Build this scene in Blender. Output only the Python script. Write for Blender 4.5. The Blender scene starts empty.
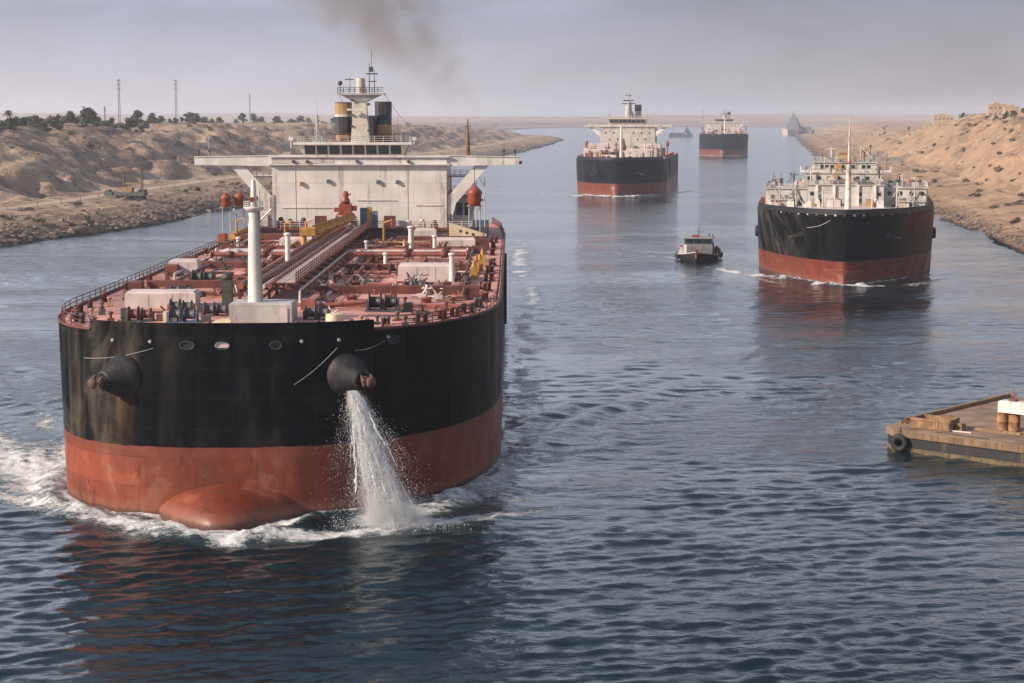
import bpy, math, random
import numpy as np
from mathutils import Vector, Matrix
R = math.radians
sc = bpy.context.scene
COL = sc.collection
rnd = random.Random(7)

# ------------------------------------------------------------------ camera, sky, sun, exposure
cam = bpy.data.cameras.new('camera'); cam_o = bpy.data.objects.new('camera', cam); COL.objects.link(cam_o)
cam.sensor_width = 36; cam.lens = 63.28; cam.clip_start = 1; cam.clip_end = 40000
cam_o.location = (0, 0, 36); cam_o.rotation_euler = (math.pi/2 - math.atan(223.5/1800), 0, 0)
sc.camera = cam_o

SUN_AZ = R(247)      # clockwise from +Y
SUN_EL = R(27)
world = bpy.data.worlds.new('World'); sc.world = world; world.use_nodes = True
nt = world.node_tree; nt.nodes.clear()
def wn(t, **kw):
    n = nt.nodes.new(t)
    for k, v in kw.items(): setattr(n, k, v)
    return n
out = wn('ShaderNodeOutputWorld'); mix = wn('ShaderNodeMixShader')
bg = wn('ShaderNodeBackground'); bgc = wn('ShaderNodeBackground')
sky = wn('ShaderNodeTexSky', sky_type='NISHITA', sun_disc=False, sun_elevation=SUN_EL, sun_rotation=SUN_AZ,
         air_density=1.0, dust_density=2.0, ozone_density=1.2, altitude=20)
hsv = wn('ShaderNodeHueSaturation'); hsv.inputs['Saturation'].default_value = 0.62
nt.links.new(sky.outputs[0], hsv.inputs['Color']); nt.links.new(hsv.outputs[0], bg.inputs['Color'])
bg.inputs['Strength'].default_value = 0.085
# overcast veil: colour by elevation, brighter towards the sun, broken by soft cloud
tc = wn('ShaderNodeTexCoord'); sp = wn('ShaderNodeSeparateXYZ'); nt.links.new(tc.outputs['Generated'], sp.inputs[0])
mp = wn('ShaderNodeMapping'); mp.inputs['Scale'].default_value = (1.0, 1.0, 2.6)
nz = wn('ShaderNodeTexNoise'); nz.inputs['Scale'].default_value = 6.5; nz.inputs['Detail'].default_value = 6; nz.inputs['Roughness'].default_value = 0.5
nz.inputs['Distortion'].default_value = 0.3
nt.links.new(tc.outputs['Generated'], mp.inputs[0]); nt.links.new(mp.outputs[0], nz.inputs['Vector'])
el = wn('ShaderNodeMath', operation='MULTIPLY_ADD'); nt.links.new(nz.outputs[0], el.inputs[0]); el.inputs[1].default_value = 0.06; 
el2 = wn('ShaderNodeMath', operation='SUBTRACT'); nt.links.new(sp.outputs[2], el2.inputs[0]); el2.inputs[1].default_value = 0.03; nt.links.new(el2.outputs[0], el.inputs[2])
cr = wn('ShaderNodeValToRGB'); e_ = cr.color_ramp.elements
stops = [(0.0, (0.385, 0.352, 0.375)), (0.022, (0.335, 0.315, 0.35)), (0.062, (0.215, 0.224, 0.282)), (0.08, (0.235, 0.247, 0.312)), (0.10, (0.72, 0.77, 0.88)), (0.21, (0.70, 0.78, 0.93)), (0.36, (0.21, 0.26, 0.36)), (0.6, (0.18, 0.23, 0.33)), (1.0, (0.20, 0.25, 0.35))]  # unseen bright band above the frame, shaped to brighten the water
e_[0].position, e_[0].color = stops[0][0], (*stops[0][1], 1); e_[1].position, e_[1].color = stops[-1][0], (*stops[-1][1], 1)
for p_, c_ in stops[1:-1]: x_ = e_.new(p_); x_.color = (*c_, 1)
nt.links.new(el.outputs[0], cr.inputs[0])
az = wn('ShaderNodeMapRange'); az.inputs['From Min'].default_value = -0.30; az.inputs['From Max'].default_value = 0.32
az.inputs['To Min'].default_value = 1.12; az.inputs['To Max'].default_value = 0.80; nt.links.new(sp.outputs[0], az.inputs[0])
cl = wn('ShaderNodeMapRange'); cl.inputs['From Min'].default_value = 0.3; cl.inputs['From Max'].default_value = 0.7
cl.inputs['To Min'].default_value = 0.70; cl.inputs['To Max'].default_value = 1.28; nt.links.new(nz.outputs[0], cl.inputs[0])
am = wn('ShaderNodeMath', operation='MULTIPLY'); nt.links.new(az.outputs[0], am.inputs[0]); nt.links.new(cl.outputs[0], am.inputs[1])
nt.links.new(cr.outputs[0], bgc.inputs['Color']); nt.links.new(am.outputs[0], bgc.inputs['Strength'])
mix.inputs[0].default_value = 0.86
nt.links.new(bg.outputs[0], mix.inputs[1]); nt.links.new(bgc.outputs[0], mix.inputs[2]); nt.links.new(mix.outputs[0], out.inputs[0])

sun = bpy.data.lights.new('sun', 'SUN'); sun_o = bpy.data.objects.new('sun', sun); COL.objects.link(sun_o)
sun.energy = 4.4; sun.angle = R(0.6); sun.color = (1.0, 0.85, 0.70)
sd = Vector((math.sin(SUN_AZ)*math.cos(SUN_EL), math.cos(SUN_AZ)*math.cos(SUN_EL), math.sin(SUN_EL)))
sun_o.rotation_euler = (-sd).to_track_quat('-Z', 'Y').to_euler()
sc.view_settings.view_transform = 'Standard'; sc.view_settings.look = 'None'
sc.view_settings.exposure = 0.68; sc.view_settings.gamma = 1; sc.view_settings.use_curve_mapping = False
sc.render.engine = 'CYCLES'
sc.cycles.use_denoising = True
sc.cycles.max_bounces = 6; sc.cycles.glossy_bounces = 3; sc.cycles.diffuse_bounces = 2; sc.cycles.transparent_max_bounces = 12
sc.cycles.volume_bounces = 1
sc.cycles.sample_clamp_indirect = 4

# ------------------------------------------------------------------ materials
def mat_new(name):
    m = bpy.data.materials.new(name); m.use_nodes = True
    t = m.node_tree; t.nodes.clear()
    o = t.nodes.new('ShaderNodeOutputMaterial'); p = t.nodes.new('ShaderNodeBsdfPrincipled')
    t.links.new(p.outputs[0], o.inputs[0])
    return m, t, p
def nd(t, kind, **kw):
    n = t.nodes.new(kind)
    for k, v in kw.items():
        if k.startswith('_'): n.inputs[k[1:]].default_value = v
        else: setattr(n, k, v)
    return n
def lk(t, a, b): t.links.new(a, b)
def noise(t, vec, scale, detail=4, rough=0.55, mapping=None, dist=0.0):
    if mapping:
        mpn = nd(t, 'ShaderNodeMapping'); mpn.inputs['Scale'].default_value = mapping; lk(t, vec, mpn.inputs[0]); vec = mpn.outputs[0]
    n = nd(t, 'ShaderNodeTexNoise', _Scale=scale, _Detail=detail, _Roughness=rough, _Distortion=dist); lk(t, vec, n.inputs['Vector'])
    return n.outputs[0]
def maprange(t, v, a, b, c=0.0, d=1.0, smooth=True):
    n = nd(t, 'ShaderNodeMapRange'); n.interpolation_type = 'SMOOTHSTEP' if smooth else 'LINEAR'
    n.inputs['From Min'].default_value = a; n.inputs['From Max'].default_value = b
    n.inputs['To Min'].default_value = c; n.inputs['To Max'].default_value = d; lk(t, v, n.inputs[0]); return n.outputs[0]
def mixc(t, f, a, b, mode='MIX'):
    n = nd(t, 'ShaderNodeMix', data_type='RGBA', blend_type=mode)
    for s, v in ((0, f), (6, a), (7, b)):
        if hasattr(v, 'links'): lk(t, v, n.inputs[s])
        elif s == 0: n.inputs[0].default_value = v
        else: n.inputs[s].default_value = (*v, 1) if len(v) == 3 else v
    return n.outputs[2]
def mth(t, op, a, b=None, c=None):
    n = nd(t, 'ShaderNodeMath', operation=op)
    for i, v in enumerate((a, b, c)):
        if v is None: continue
        if hasattr(v, 'links'): lk(t, v, n.inputs[i])
        else: n.inputs[i].default_value = v
    return n.outputs[0]
def bump(t, p, h, dist, strength=1.0, prev=None):
    b = nd(t, 'ShaderNodeBump', _Strength=strength, _Distance=dist); lk(t, h, b.inputs['Height'])
    if prev is not None: lk(t, prev, b.inputs['Normal'])
    lk(t, b.outputs[0], p.inputs['Normal']); return b.outputs[0]

def paint(name, c, rough=0.55, var=0.25, scale=0.6, rust=None, rust_amt=0.3, streak=True, metal=0.0, bmp=0.0, seam=None):
    """painted steel / wood / concrete: base colour, large tone variation, vertical streaks of rust or dirt"""
    m, t, p = mat_new(name); o = nd(t, 'ShaderNodeTexCoord').outputs['Object']
    n1 = noise(t, o, scale, 5)
    dark = tuple(x*(1-var) for x in c); light = tuple(min(1, x*(1+var)) for x in c)
    colr = mixc(t, maprange(t, n1, 0.3, 0.7), dark, light)
    if rust:
        s = noise(t, o, scale*2.2, 5, 0.65, (1, 1, 0.14) if streak else None)
        f = maprange(t, s, 0.62 - rust_amt*0.3, 0.80 - rust_amt*0.3, 0, 0.85)
        colr = mixc(t, f, colr, rust)
    if seam:
        b = nd(t, 'ShaderNodeTexBrick', _Scale=1.0, **{'_Mortar Size': 0.012*seam[0], '_Brick Width': seam[0], '_Row Height': seam[1]})
        sx = nd(t, 'ShaderNodeSeparateXYZ'); lk(t, o, sx.inputs[0]); cx = nd(t, 'ShaderNodeCombineXYZ')
        ax = seam[2] if len(seam) > 2 else 'XZ'
        lk(t, sx.outputs['XYZ'.index(ax[0])], cx.inputs[0]); lk(t, sx.outputs['XYZ'.index(ax[1])], cx.inputs[1]); lk(t, cx.outputs[0], b.inputs['Vector'])
        colr = mixc(t, mth(t, 'MULTIPLY', b.outputs['Fac'], 0.5), colr, tuple(x*0.4 for x in c))
        bump(t, p, mth(t, 'SUBTRACT', 1.0, b.outputs['Fac']), 0.03, 0.6)
    elif bmp: bump(t, p, noise(t, o, scale*6, 4), bmp)
    lk(t, colr, p.inputs['Base Color']); p.inputs['Metallic'].default_value = metal
    lk(t, maprange(t, n1, 0.25, 0.75, max(.05, rough-0.1), min(1, rough+0.15)), p.inputs['Roughness'])
    return m

RUST = (0.16, 0.055, 0.02)
M = {}
M['white'] = paint('white_paint', (0.60, 0.57, 0.52), 0.5, 0.12, 0.4, (0.30, 0.17, 0.10), 0.2)
M['wall'] = paint('white_steel_wall', (0.62, 0.57, 0.525), 0.5, 0.1, 0.25, (0.30, 0.19, 0.12), 0.20, seam=(2.4, 3.2))
M['cream'] = paint('cream_paint', (0.58, 0.47, 0.30), 0.55, 0.15, 0.5, RUST, 0.15)
M['cw'] = paint('cream_grey_paint', (0.44, 0.405, 0.36), 0.55, 0.16, 0.35, (0.22, 0.12, 0.07), 0.28)
M['grey'] = paint('grey_paint', (0.36, 0.345, 0.32), 0.6, 0.2, 0.5, (0.2, 0.11, 0.06), 0.22)
M['boxgrey'] = paint('pale_pink_grey_paint', (0.50, 0.42, 0.39), 0.6, 0.12, 0.5, (0.3, 0.13, 0.08), 0.2)
M['dgrey'] = paint('dark_grey_steel', (0.05, 0.05, 0.055), 0.55, 0.3, 1.0, RUST, 0.15)
M['black'] = paint('black_paint', (0.006, 0.006, 0.008), 0.55, 0.3, 1.0)
M['deck'] = paint('faded_red_deck', (0.50, 0.235, 0.19), 0.7, 0.25, 0.2, (0.19, 0.065, 0.042), 0.42, streak=False, seam=(9.0, 4.5, 'XY'))
M['dred'] = paint('dark_red_steel', (0.105, 0.026, 0.016), 0.6, 0.4, 0.7, (0.10, 0.035, 0.02), 0.4)
M['mred'] = paint('weathered_red_pipe', (0.235, 0.072, 0.046), 0.6, 0.35, 0.8, (0.14, 0.045, 0.025), 0.35)
M['orange'] = paint('orange_red_paint', (0.24, 0.042, 0.02), 0.5, 0.25, 0.8, RUST, 0.3)
M['yellow'] = paint('yellow_paint', (0.42, 0.21, 0.03), 0.55, 0.25, 0.8, RUST, 0.35)
M['ochre'] = paint('ochre_paint', (0.34, 0.20, 0.09), 0.6, 0.2, 0.8, RUST, 0.2)
M['green'] = paint('green_paint', (0.035, 0.05, 0.035), 0.6, 0.3, 1.0, RUST, 0.2)
M['blue'] = paint('blue_paint', (0.08, 0.12, 0.19), 0.6, 0.2, 1.0)
M['glass'] = paint('dark_window_glass', (0.012, 0.017, 0.024), 0.12, 0.2, 0.3)
M['rustm'] = paint('rusted_steel', (0.19, 0.085, 0.042), 0.8, 0.4, 0.9, (0.09, 0.035, 0.018), 0.5)
M['wood'] = paint('weathered_timber', (0.23, 0.135, 0.07), 0.85, 0.35, 1.2, (0.09, 0.05, 0.028), 0.4)
M['conc'] = paint('sandy_concrete', (0.215, 0.14, 0.092), 0.85, 0.35, 0.35, (0.17, 0.10, 0.06), 0.4, streak=False, bmp=0.02)
M['conc2'] = paint('stained_concrete_edge', (0.175, 0.11, 0.064), 0.85, 0.3, 0.6, (0.10, 0.06, 0.035), 0.45)
M['algae'] = paint('weedy_waterline', (0.12, 0.085, 0.04), 0.7, 0.35, 1.0, (0.03, 0.03, 0.018), 0.5, streak=False)
M['rubber'] = paint('black_rubber', (0.014, 0.013, 0.013), 0.75, 0.3, 1.5)
M['stone'] = paint('ochre_masonry', (0.36, 0.27, 0.185), 0.9, 0.2, 0.3, (0.2, 0.14, 0.09), 0.3)
M['plaster'] = paint('pale_plaster', (0.52, 0.44, 0.35), 0.9, 0.12, 0.3)
M['cgrey'] = paint('concrete_grey', (0.24, 0.22, 0.20), 0.9, 0.2, 0.3)
M['steel'] = paint('galvanised_lattice', (0.16, 0.15, 0.15), 0.6, 0.15, 0.3)
M['trunk'] = paint('bark', (0.09, 0.065, 0.045), 0.9, 0.3, 2.0)
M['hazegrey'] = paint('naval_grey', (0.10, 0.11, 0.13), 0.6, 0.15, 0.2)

def leaf_mat(name, c1, c2):
    m, t, p = mat_new(name); o = nd(t, 'ShaderNodeTexCoord').outputs['Object']
    lk(t, mixc(t, maprange(t, noise(t, o, 0.7, 3), 0.35, 0.65), c1, c2), p.inputs['Base Color']); p.inputs['Roughness'].default_value = 0.8
    return m
M['cranep'] = paint('faded_crane_paint', (0.20, 0.125, 0.05), 0.7, 0.3, 0.8, (0.07, 0.05, 0.035), 0.4)
M['leaf'] = leaf_mat('dark_foliage', (0.035, 0.045, 0.022), (0.075, 0.085, 0.04))
M['leaf2'] = leaf_mat('dusty_foliage', (0.06, 0.055, 0.03), (0.11, 0.10, 0.055))
M['scrub'] = leaf_mat('dry_scrub', (0.09, 0.065, 0.04), (0.16, 0.12, 0.075))

def hull_mat(name, zb, sheen_smudge=0.5, rustpatch=None, stains=(), black=(0.0018, 0.0022, 0.0034), red=(0.155, 0.031, 0.015)):
    m, t, p = mat_new(name); o = nd(t, 'ShaderNodeTexCoord').outputs['Object']
    sx = nd(t, 'ShaderNodeSeparateXYZ'); lk(t, o, sx.inputs[0]); z = sx.outputs[2]
    n1 = noise(t, o, 0.10, 6, 0.6); n2 = noise(t, o, 0.5, 5, 0.6, (1, 1, 0.09)); n3 = noise(t, o, 1.5, 4)
    n4 = noise(t, o, 0.22, 6, 0.65, (1, 1, 0.35))
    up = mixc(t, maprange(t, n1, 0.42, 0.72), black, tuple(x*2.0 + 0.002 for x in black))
    left_sheen = maprange(t, mth(t, 'ADD', sx.outputs[0], mth(t, 'MULTIPLY', n3, 4.0)), -4.0, -14.0, 0.18, 1.0)  # pale smudges stronger on the left: sunny sheen painted into the colour
    up = mixc(t, mth(t, 'MULTIPLY', left_sheen, maprange(t, n2, 0.44, 0.70, 0, sheen_smudge)), up, (0.075, 0.066, 0.055))
    up = mixc(t, mth(t, 'MULTIPLY', left_sheen, maprange(t, n4, 0.54, 0.70, 0, sheen_smudge)), up, (0.12, 0.098, 0.075))
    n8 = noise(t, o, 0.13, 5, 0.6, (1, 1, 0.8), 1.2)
    up = mixc(t, mth(t, 'MULTIPLY', left_sheen, maprange(t, n8, 0.50, 0.62, 0, sheen_smudge*0.8)), up, (0.085, 0.074, 0.060))
    if rustpatch:
        rp = maprange(t, sx.outputs[0], rustpatch[0], rustpatch[1])
        up = mixc(t, mth(t, 'MULTIPLY', rp, maprange(t, n2, 0.3, 0.55, 0.25, 0.85)), up, (0.15, 0.062, 0.026))
    n7 = noise(t, o, 0.33, 7, 0.7, (1, 1, 0.7), 0.5)
    lo = mixc(t, maprange(t, mth(t, 'ADD', mth(t, 'MULTIPLY', n1, 0.5), mth(t, 'MULTIPLY', n7, 0.5)), 0.42, 0.58), red, (red[0]*1.4, red[1]*1.6, red[2]*1.6))
    lo = mixc(t, maprange(t, n2, 0.5, 0.75, 0, 0.6), lo, (0.16, 0.055, 0.035))
    lo = mixc(t, maprange(t, n4, 0.60, 0.72, 0, 0.5), lo, (0.24, 0.085, 0.05))
    zz = mth(t, 'ADD', z, mth(t, 'MULTIPLY', mth(t, 'SUBTRACT', n3, 0.5), 0.7))
    lo = mixc(t, maprange(t, zz, 1.6, 0.9, 0, 0.4), lo, (0.24, 0.12, 0.08))        # dried salt and scum band
    lo = mixc(t, maprange(t, zz, 0.7, 0.35, 0, 0.8), lo, (0.07, 0.035, 0.025))
    lo = mixc(t, maprange(t, noise(t, o, 1.1, 6, 0.7, (1, 1, 0.25)), 0.55, 0.68, 0, 0.7), lo, (0.055, 0.022, 0.015))
    lo = mixc(t, maprange(t, n7, 0.56, 0.64, 0, 0.6), lo, (0.25, 0.105, 0.07))
    lo = mixc(t, maprange(t, zz, zb-1.4, zb, 0, 0.5), lo, (0.13, 0.04, 0.028))
    zedge = mth(t, 'ADD', z, mth(t, 'MULTIPLY', mth(t, 'SUBTRACT', noise(t, o, 0.9, 5, 0.7), 0.5), 0.28))
    f = maprange(t, zedge, zb-0.05, zb+0.05)
    colr = mixc(t, f, lo, up)
    for sx0, sz0 in stains:       # rust and mud run down below the hawse
        dxx = mth(t, 'ABSOLUTE', mth(t, 'SUBTRACT', sx.outputs[0], sx0))
        ff = mth(t, 'MULTIPLY', maprange(t, dxx, 2.0, 0.2), mth(t, 'MULTIPLY', maprange(t, z, sz0+3.5, sz0+0.5), maprange(t, z, 3.0, sz0)))
        colr = mixc(t, mth(t, 'MULTIPLY', ff, maprange(t, n2, 0.34, 0.62, 0.1, 0.9)), colr, (0.115, 0.065, 0.036))
    # welded plate strakes
    cx = nd(t, 'ShaderNodeCombineXYZ'); lk(t, mth(t, 'MULTIPLY', mth(t, 'ADD', sx.outputs[0], mth(t, 'MULTIPLY', sx.outputs[1], 0.6)), 1.0), cx.inputs[0]); lk(t, z, cx.inputs[1])
    b = nd(t, 'ShaderNodeTexBrick', _Scale=1.0, **{'_Mortar Size': 0.045, '_Brick Width': 8.0, '_Row Height': 2.7, '_Color1': (0.72, 0.72, 0.72, 1), '_Color2': (1.12, 1.1, 1.08, 1), '_Mortar': (0.9, 0.9, 0.9, 1)}); lk(t, cx.outputs[0], b.inputs['Vector'])
    colr = mixc(t, mth(t, 'MULTIPLY', b.outputs['Fac'], mth(t, 'MULTIPLY_ADD', f, -0.20, 0.32)), colr, (0.05, 0.026, 0.02))
    colr = mixc(t, 0.75, colr, b.outputs['Color'], 'MULTIPLY')      # plates repainted at different times
    lk(t, colr, p.inputs['Base Color'])
    lk(t, maprange(t, n4, 0.3, 0.7, 0.34, 0.62), p.inputs['Roughness'])
    lk(t, maprange(t, f, 0, 1, 0.26, 0.05), p.inputs['Specular IOR Level'])
    nb = bump(t, p, noise(t, o, 0.30, 3, 0.45), 0.30, 0.6)
    bump(t, p, mth(t, 'SUBTRACT', 1.0, b.outputs['Fac']), 0.03, 0.5, nb)
    return m
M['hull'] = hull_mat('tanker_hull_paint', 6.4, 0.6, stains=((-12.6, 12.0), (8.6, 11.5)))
M['hull2'] = hull_mat('carrier_hull_paint', 5.2, 0.6, (9, 17))
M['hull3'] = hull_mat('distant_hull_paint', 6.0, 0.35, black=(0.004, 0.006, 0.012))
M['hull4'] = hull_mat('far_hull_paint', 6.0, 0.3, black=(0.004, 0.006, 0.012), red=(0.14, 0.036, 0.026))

# ------------------------------------------------------------------ mesh helpers
class MB:
    def __init__(s): s.v = []; s.f = []; s.sm = []
    def add(s, vs, fs, smooth=False):
        b = len(s.v); s.v += [tuple(v) for v in vs]; s.f += [tuple(i+b for i in f) for f in fs]; s.sm += [smooth]*len(fs); return s
    def box(s, c, d, rz=0.0, taper=1.0):
        x, y, z = d[0]/2, d[1]/2, d[2]/2; k = taper; ca, sa = math.cos(rz), math.sin(rz)
        vs = [(-x,-y,-z),(x,-y,-z),(x,y,-z),(-x,y,-z),(-x*k,-y*k,z),(x*k,-y*k,z),(x*k,y*k,z),(-x*k,y*k,z)]
        vs = [(c[0]+ca*a-sa*b, c[1]+sa*a+ca*b, c[2]+h) for a, b, h in vs]
        return s.add(vs, [(0,3,2,1),(4,5,6,7),(0,1,5,4),(1,2,6,5),(2,3,7,6),(3,0,4,7)])
    def bx(s, x0, x1, y0, y1, z0, z1): return s.box(((x0+x1)/2,(y0+y1)/2,(z0+z1)/2), (x1-x0,y1-y0,z1-z0))
    def cbox(s, x0, x1, y0, y1, z0, z1, c=0.12):
        """box with chamfered top edges"""
        vs = [(x0,y0,z0),(x1,y0,z0),(x1,y1,z0),(x0,y1,z0),(x0,y0,z1-c),(x1,y0,z1-c),(x1,y1,z1-c),(x0,y1,z1-c),
              (x0+c,y0+c,z1),(x1-c,y0+c,z1),(x1-c,y1-c,z1),(x0+c,y1-c,z1)]
        fs = [(0,3,2,1),(8,9,10,11)]
        for i in range(4): j = (i+1) % 4; fs += [(i,j,4+j,4+i),(4+i,4+j,8+j,8+i)]
        return s.add(vs, fs)
    def cyl(s, p0, p1, r0, r1=None, n=10, cap=True):
        r1 = r0 if r1 is None else r1
        a, b = Vector(p0), Vector(p1); d = (b-a)
        if d.length < 1e-6: return s
        d.normalize(); u = d.orthogonal().normalized(); w = d.cross(u)
        vs = []
        for q, r in ((a, r0), (b, r1)):
            for i in range(n):
                t = 2*math.pi*(i+0.5)/n; vs.append(q + u*(r*math.cos(t)) + w*(r*math.sin(t)))
        s.add(vs, [(i, (i+1) % n, n+(i+1) % n, n+i) for i in range(n)], n > 5)
        if cap: s.add(vs, [tuple(range(n-1,-1,-1)), tuple(range(n, 2*n))])
        return s
    def tube(s, pts, r, n=6):
        for a, b in zip(pts, pts[1:]): s.cyl(a, b, r, r, n)
        return s
    def lathe(s, c, prof, n=14, axis=(0,0,1)):
        ax = Vector(axis).normalized(); u = ax.orthogonal().normalized(); w = ax.cross(u); c = Vector(c); vs = []
        for r, h in prof:
            for i in range(n):
                t = 2*math.pi*i/n; vs.append(c + ax*h + u*(r*math.cos(t)) + w*(r*math.sin(t)))
        fs = [(k*n+i, k*n+(i+1) % n, (k+1)*n+(i+1) % n, (k+1)*n+i) for k in range(len(prof)-1) for i in range(n)]
        fs += [tuple(range(n-1,-1,-1)), tuple(range((len(prof)-1)*n, len(prof)*n))]
        return s.add(vs, fs, True)
    def prism(s, poly, z0, z1, top=None):
        n = len(poly); t = top or poly
        return s.add([(x,y,z0) for x, y in poly]+[(x,y,z1) for x, y in t],
                     [tuple(range(n-1,-1,-1)), tuple(range(n,2*n))]+[(i,(i+1) % n,n+(i+1) % n,n+i) for i in range(n)])
    def plate(s, poly, y0, y1):      # polygon in xz extruded along y
        n = len(poly)
        return s.add([(x,y0,z) for x, z in poly]+[(x,y1,z) for x, z in poly],
                     [tuple(range(n)), tuple(range(2*n-1,n-1,-1))]+[(i,n+i,n+(i+1) % n,(i+1) % n) for i in range(n)])
    def torus(s, c, R_, r, axis, n=24, k=10):
        ax = Vector(axis).normalized(); u = ax.orthogonal().normalized(); w = ax.cross(u); c = Vector(c); vs = []
        for i in range(n):
            a = 2*math.pi*i/n; d = u*math.cos(a)+w*math.sin(a)
            for j in range(k): b_ = 2*math.pi*j/k; vs.append(c+d*(R_+r*math.cos(b_))+ax*(r*math.sin(b_)))
        return s.add(vs, [(i*k+j, ((i+1) % n)*k+j, ((i+1) % n)*k+(j+1) % k, i*k+(j+1) % k) for i in range(n) for j in range(k)], True)
    def ell(s, c, r, nu=14, nv=8):
        return s.lathe_e(c, r, nu, nv)
    def lathe_e(s, c, r, nu, nv):
        vs = []; fs = []
        for j in range(nv+1):
            a = -math.pi/2 + math.pi*j/nv
            for i in range(nu):
                t = 2*math.pi*i/nu
                vs.append((c[0]+r[0]*math.cos(a)*math.cos(t), c[1]+r[1]*math.cos(a)*math.sin(t), c[2]+r[2]*math.sin(a)))
        for j in range(nv):
            for i in range(nu): fs.append((j*nu+i, j*nu+(i+1) % nu, (j+1)*nu+(i+1) % nu, (j+1)*nu+i))
        return s.add(vs, fs, True)
    def rail(s, path, h=1.1, sp=2.0, r=0.035):
        for a, b in zip(path, path[1:]):
            a, b = Vector(a), Vector(b); L = (b-a).length; n = max(1, int(L/sp))
            for i in range(n): q = a+(b-a)*(i/n); s.cyl(q, q+Vector((0,0,h)), r*1.3, r*1.3, 4, False)
            for k in (1.0, 0.66, 0.33): s.cyl(a+Vector((0,0,h*k)), b+Vector((0,0,h*k)), r, r, 4, False)
        return s
    def lattice(s, p0, p1, w0, w1, n, r=0.06):
        a, b = Vector(p0), Vector(p1); d = (b-a).normalized(); u = d.orthogonal().normalized(); w = d.cross(u); prev = None
        for i in range(n+1):
            q = a+(b-a)*(i/n); hw = (w0+(w1-w0)*i/n)/2
            cs = [q+u*hw+w*hw, q-u*hw+w*hw, q-u*hw-w*hw, q+u*hw-w*hw]
            for k in range(4): s.cyl(cs[k], cs[(k+1) % 4], r*0.7, r*0.7, 4, False)
            if prev:
                for k in range(4): s.cyl(prev[k], cs[k], r, r, 4, False); s.cyl(prev[k], cs[(k+1) % 4], r*0.7, r*0.7, 4, False)
            prev = cs
        return s
    def mesh(s, name, m):
        me = bpy.data.meshes.new(name); me.from_pydata(s.v, [], s.f)
        me.polygons.foreach_set('use_smooth', s.sm); me.materials.append(m); me.update(); return me
    def build(s, name, m, parent=None, label=None):
        o = bpy.data.objects.new(name, s.mesh(name, m)); COL.objects.link(o)
        if parent is not None: o.parent = parent
        if label: o['label'] = label
        return o
def tag(o, label=None, cat=None, group=None, kind=None):
    if label: o['label'] = label
    if cat: o['category'] = cat
    if group: o['group'] = group
    if kind: o['kind'] = kind
    return o
def thing(name, label, cat, loc=(0,0,0), rz=0.0, group=None):
    o = bpy.data.objects.new(name, None); COL.objects.link(o); o.empty_display_size = 0.5
    o.location = loc; o.rotation_euler = (0, 0, rz); return tag(o, label, cat, group)
def inst(me, parent=None, loc=(0,0,0)):
    o = bpy.data.objects.new(me.name.split('.')[0], me); COL.objects.link(o); o.location = loc
    if parent is not None: o.parent = parent
    return o
def np_mesh(name, verts, faces, m, smooth=True):
    me = bpy.data.meshes.new(name); nv, nf = len(verts), len(faces); k = faces.shape[1]
    me.vertices.add(nv); me.vertices.foreach_set('co', verts.astype(np.float32).ravel())
    me.loops.add(nf*k); me.loops.foreach_set('vertex_index', faces.astype(np.int32).ravel())
    me.polygons.add(nf); me.polygons.foreach_set('loop_start', np.arange(0, nf*k, k, dtype=np.int32))
    me.polygons.foreach_set('loop_total', np.full(nf, k, dtype=np.int32))
    me.polygons.foreach_set('use_smooth', np.full(nf, smooth)); me.materials.append(m); me.update(); me.validate(); return me
def grid_faces(nr, nc):
    i = np.arange(nr-1)[:, None]*nc + np.arange(nc-1)[None, :]
    return np.stack([i, i+1, i+nc+1, i+nc], -1).reshape(-1, 4)

# ------------------------------------------------------------------ terrain
def hash2(ix, iy, seed):
    h = (ix*374761393 + iy*668265263 + seed*974634777) & 0xFFFFFFFF
    h = ((h ^ (h >> 13))*1274126177) & 0xFFFFFFFF
    return ((h ^ (h >> 16)) & 0xFFFF)/65535.0
def vnoise(x, y, seed=0):
    xi = np.floor(x).astype(np.int64); yi = np.floor(y).astype(np.int64); fx = x-xi; fy = y-yi
    fx = fx*fx*fx*(fx*(fx*6-15)+10); fy = fy*fy*fy*(fy*(fy*6-15)+10)
    a = hash2(xi, yi, seed); b = hash2(xi+1, yi, seed); c = hash2(xi, yi+1, seed); d = hash2(xi+1, yi+1, seed)
    return (a+(b-a)*fx)*(1-fy)+(c+(d-c)*fx)*fy
def fbm(x, y, o=4, seed=0, g=0.5):
    s = 0; a = 1; t = 0
    for k in range(o): s = s+a*(vnoise(x, y, seed+k)-0.5); t += a; a *= g; x = x*2.03+17.1; y = y*2.03+9.7
    return s/t*2
def sstep(a, b, x): t = np.clip((x-a)/(b-a), 0, 1); return t*t*(3-2*t)
YL = [-700, 300, 505, 545, 595, 745, 1000, 1400, 1875, 2500, 3080, 3180, 3400, 4000, 5000, 6500, 7400, 7900, 9000, 13500]
XL = [-165, -152, -144, -137, -122, -112, -90, -45, 8, 55, 92, 70, 20, -60, -60, 100, 500, 3000, 8000, 8000]
YR = [-700, 300, 486, 674, 1057, 1470, 1727, 2432, 3000, 4382, 6000, 7000, 7400, 7900, 13500]
XR = [150, 138, 138.6, 158, 209, 265, 290, 390, 475, 672, 1000, 1600, 2400, 6500, 8500]
def xl(y): return np.interp(y, YL, XL)
def xr(y): return np.interp(y, YR, XR)
def smooth_line(f):
    def g(y):
        s = 0
        for k in (-40, -20, 0, 20, 40): s = s+f(np.asarray(y, dtype=float)+k*np.clip(np.asarray(y)/900.0, 0.3, 2.0))
        return s/5
    return g
xl_s, xr_s = smooth_line(xl), smooth_line(xr)
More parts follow.
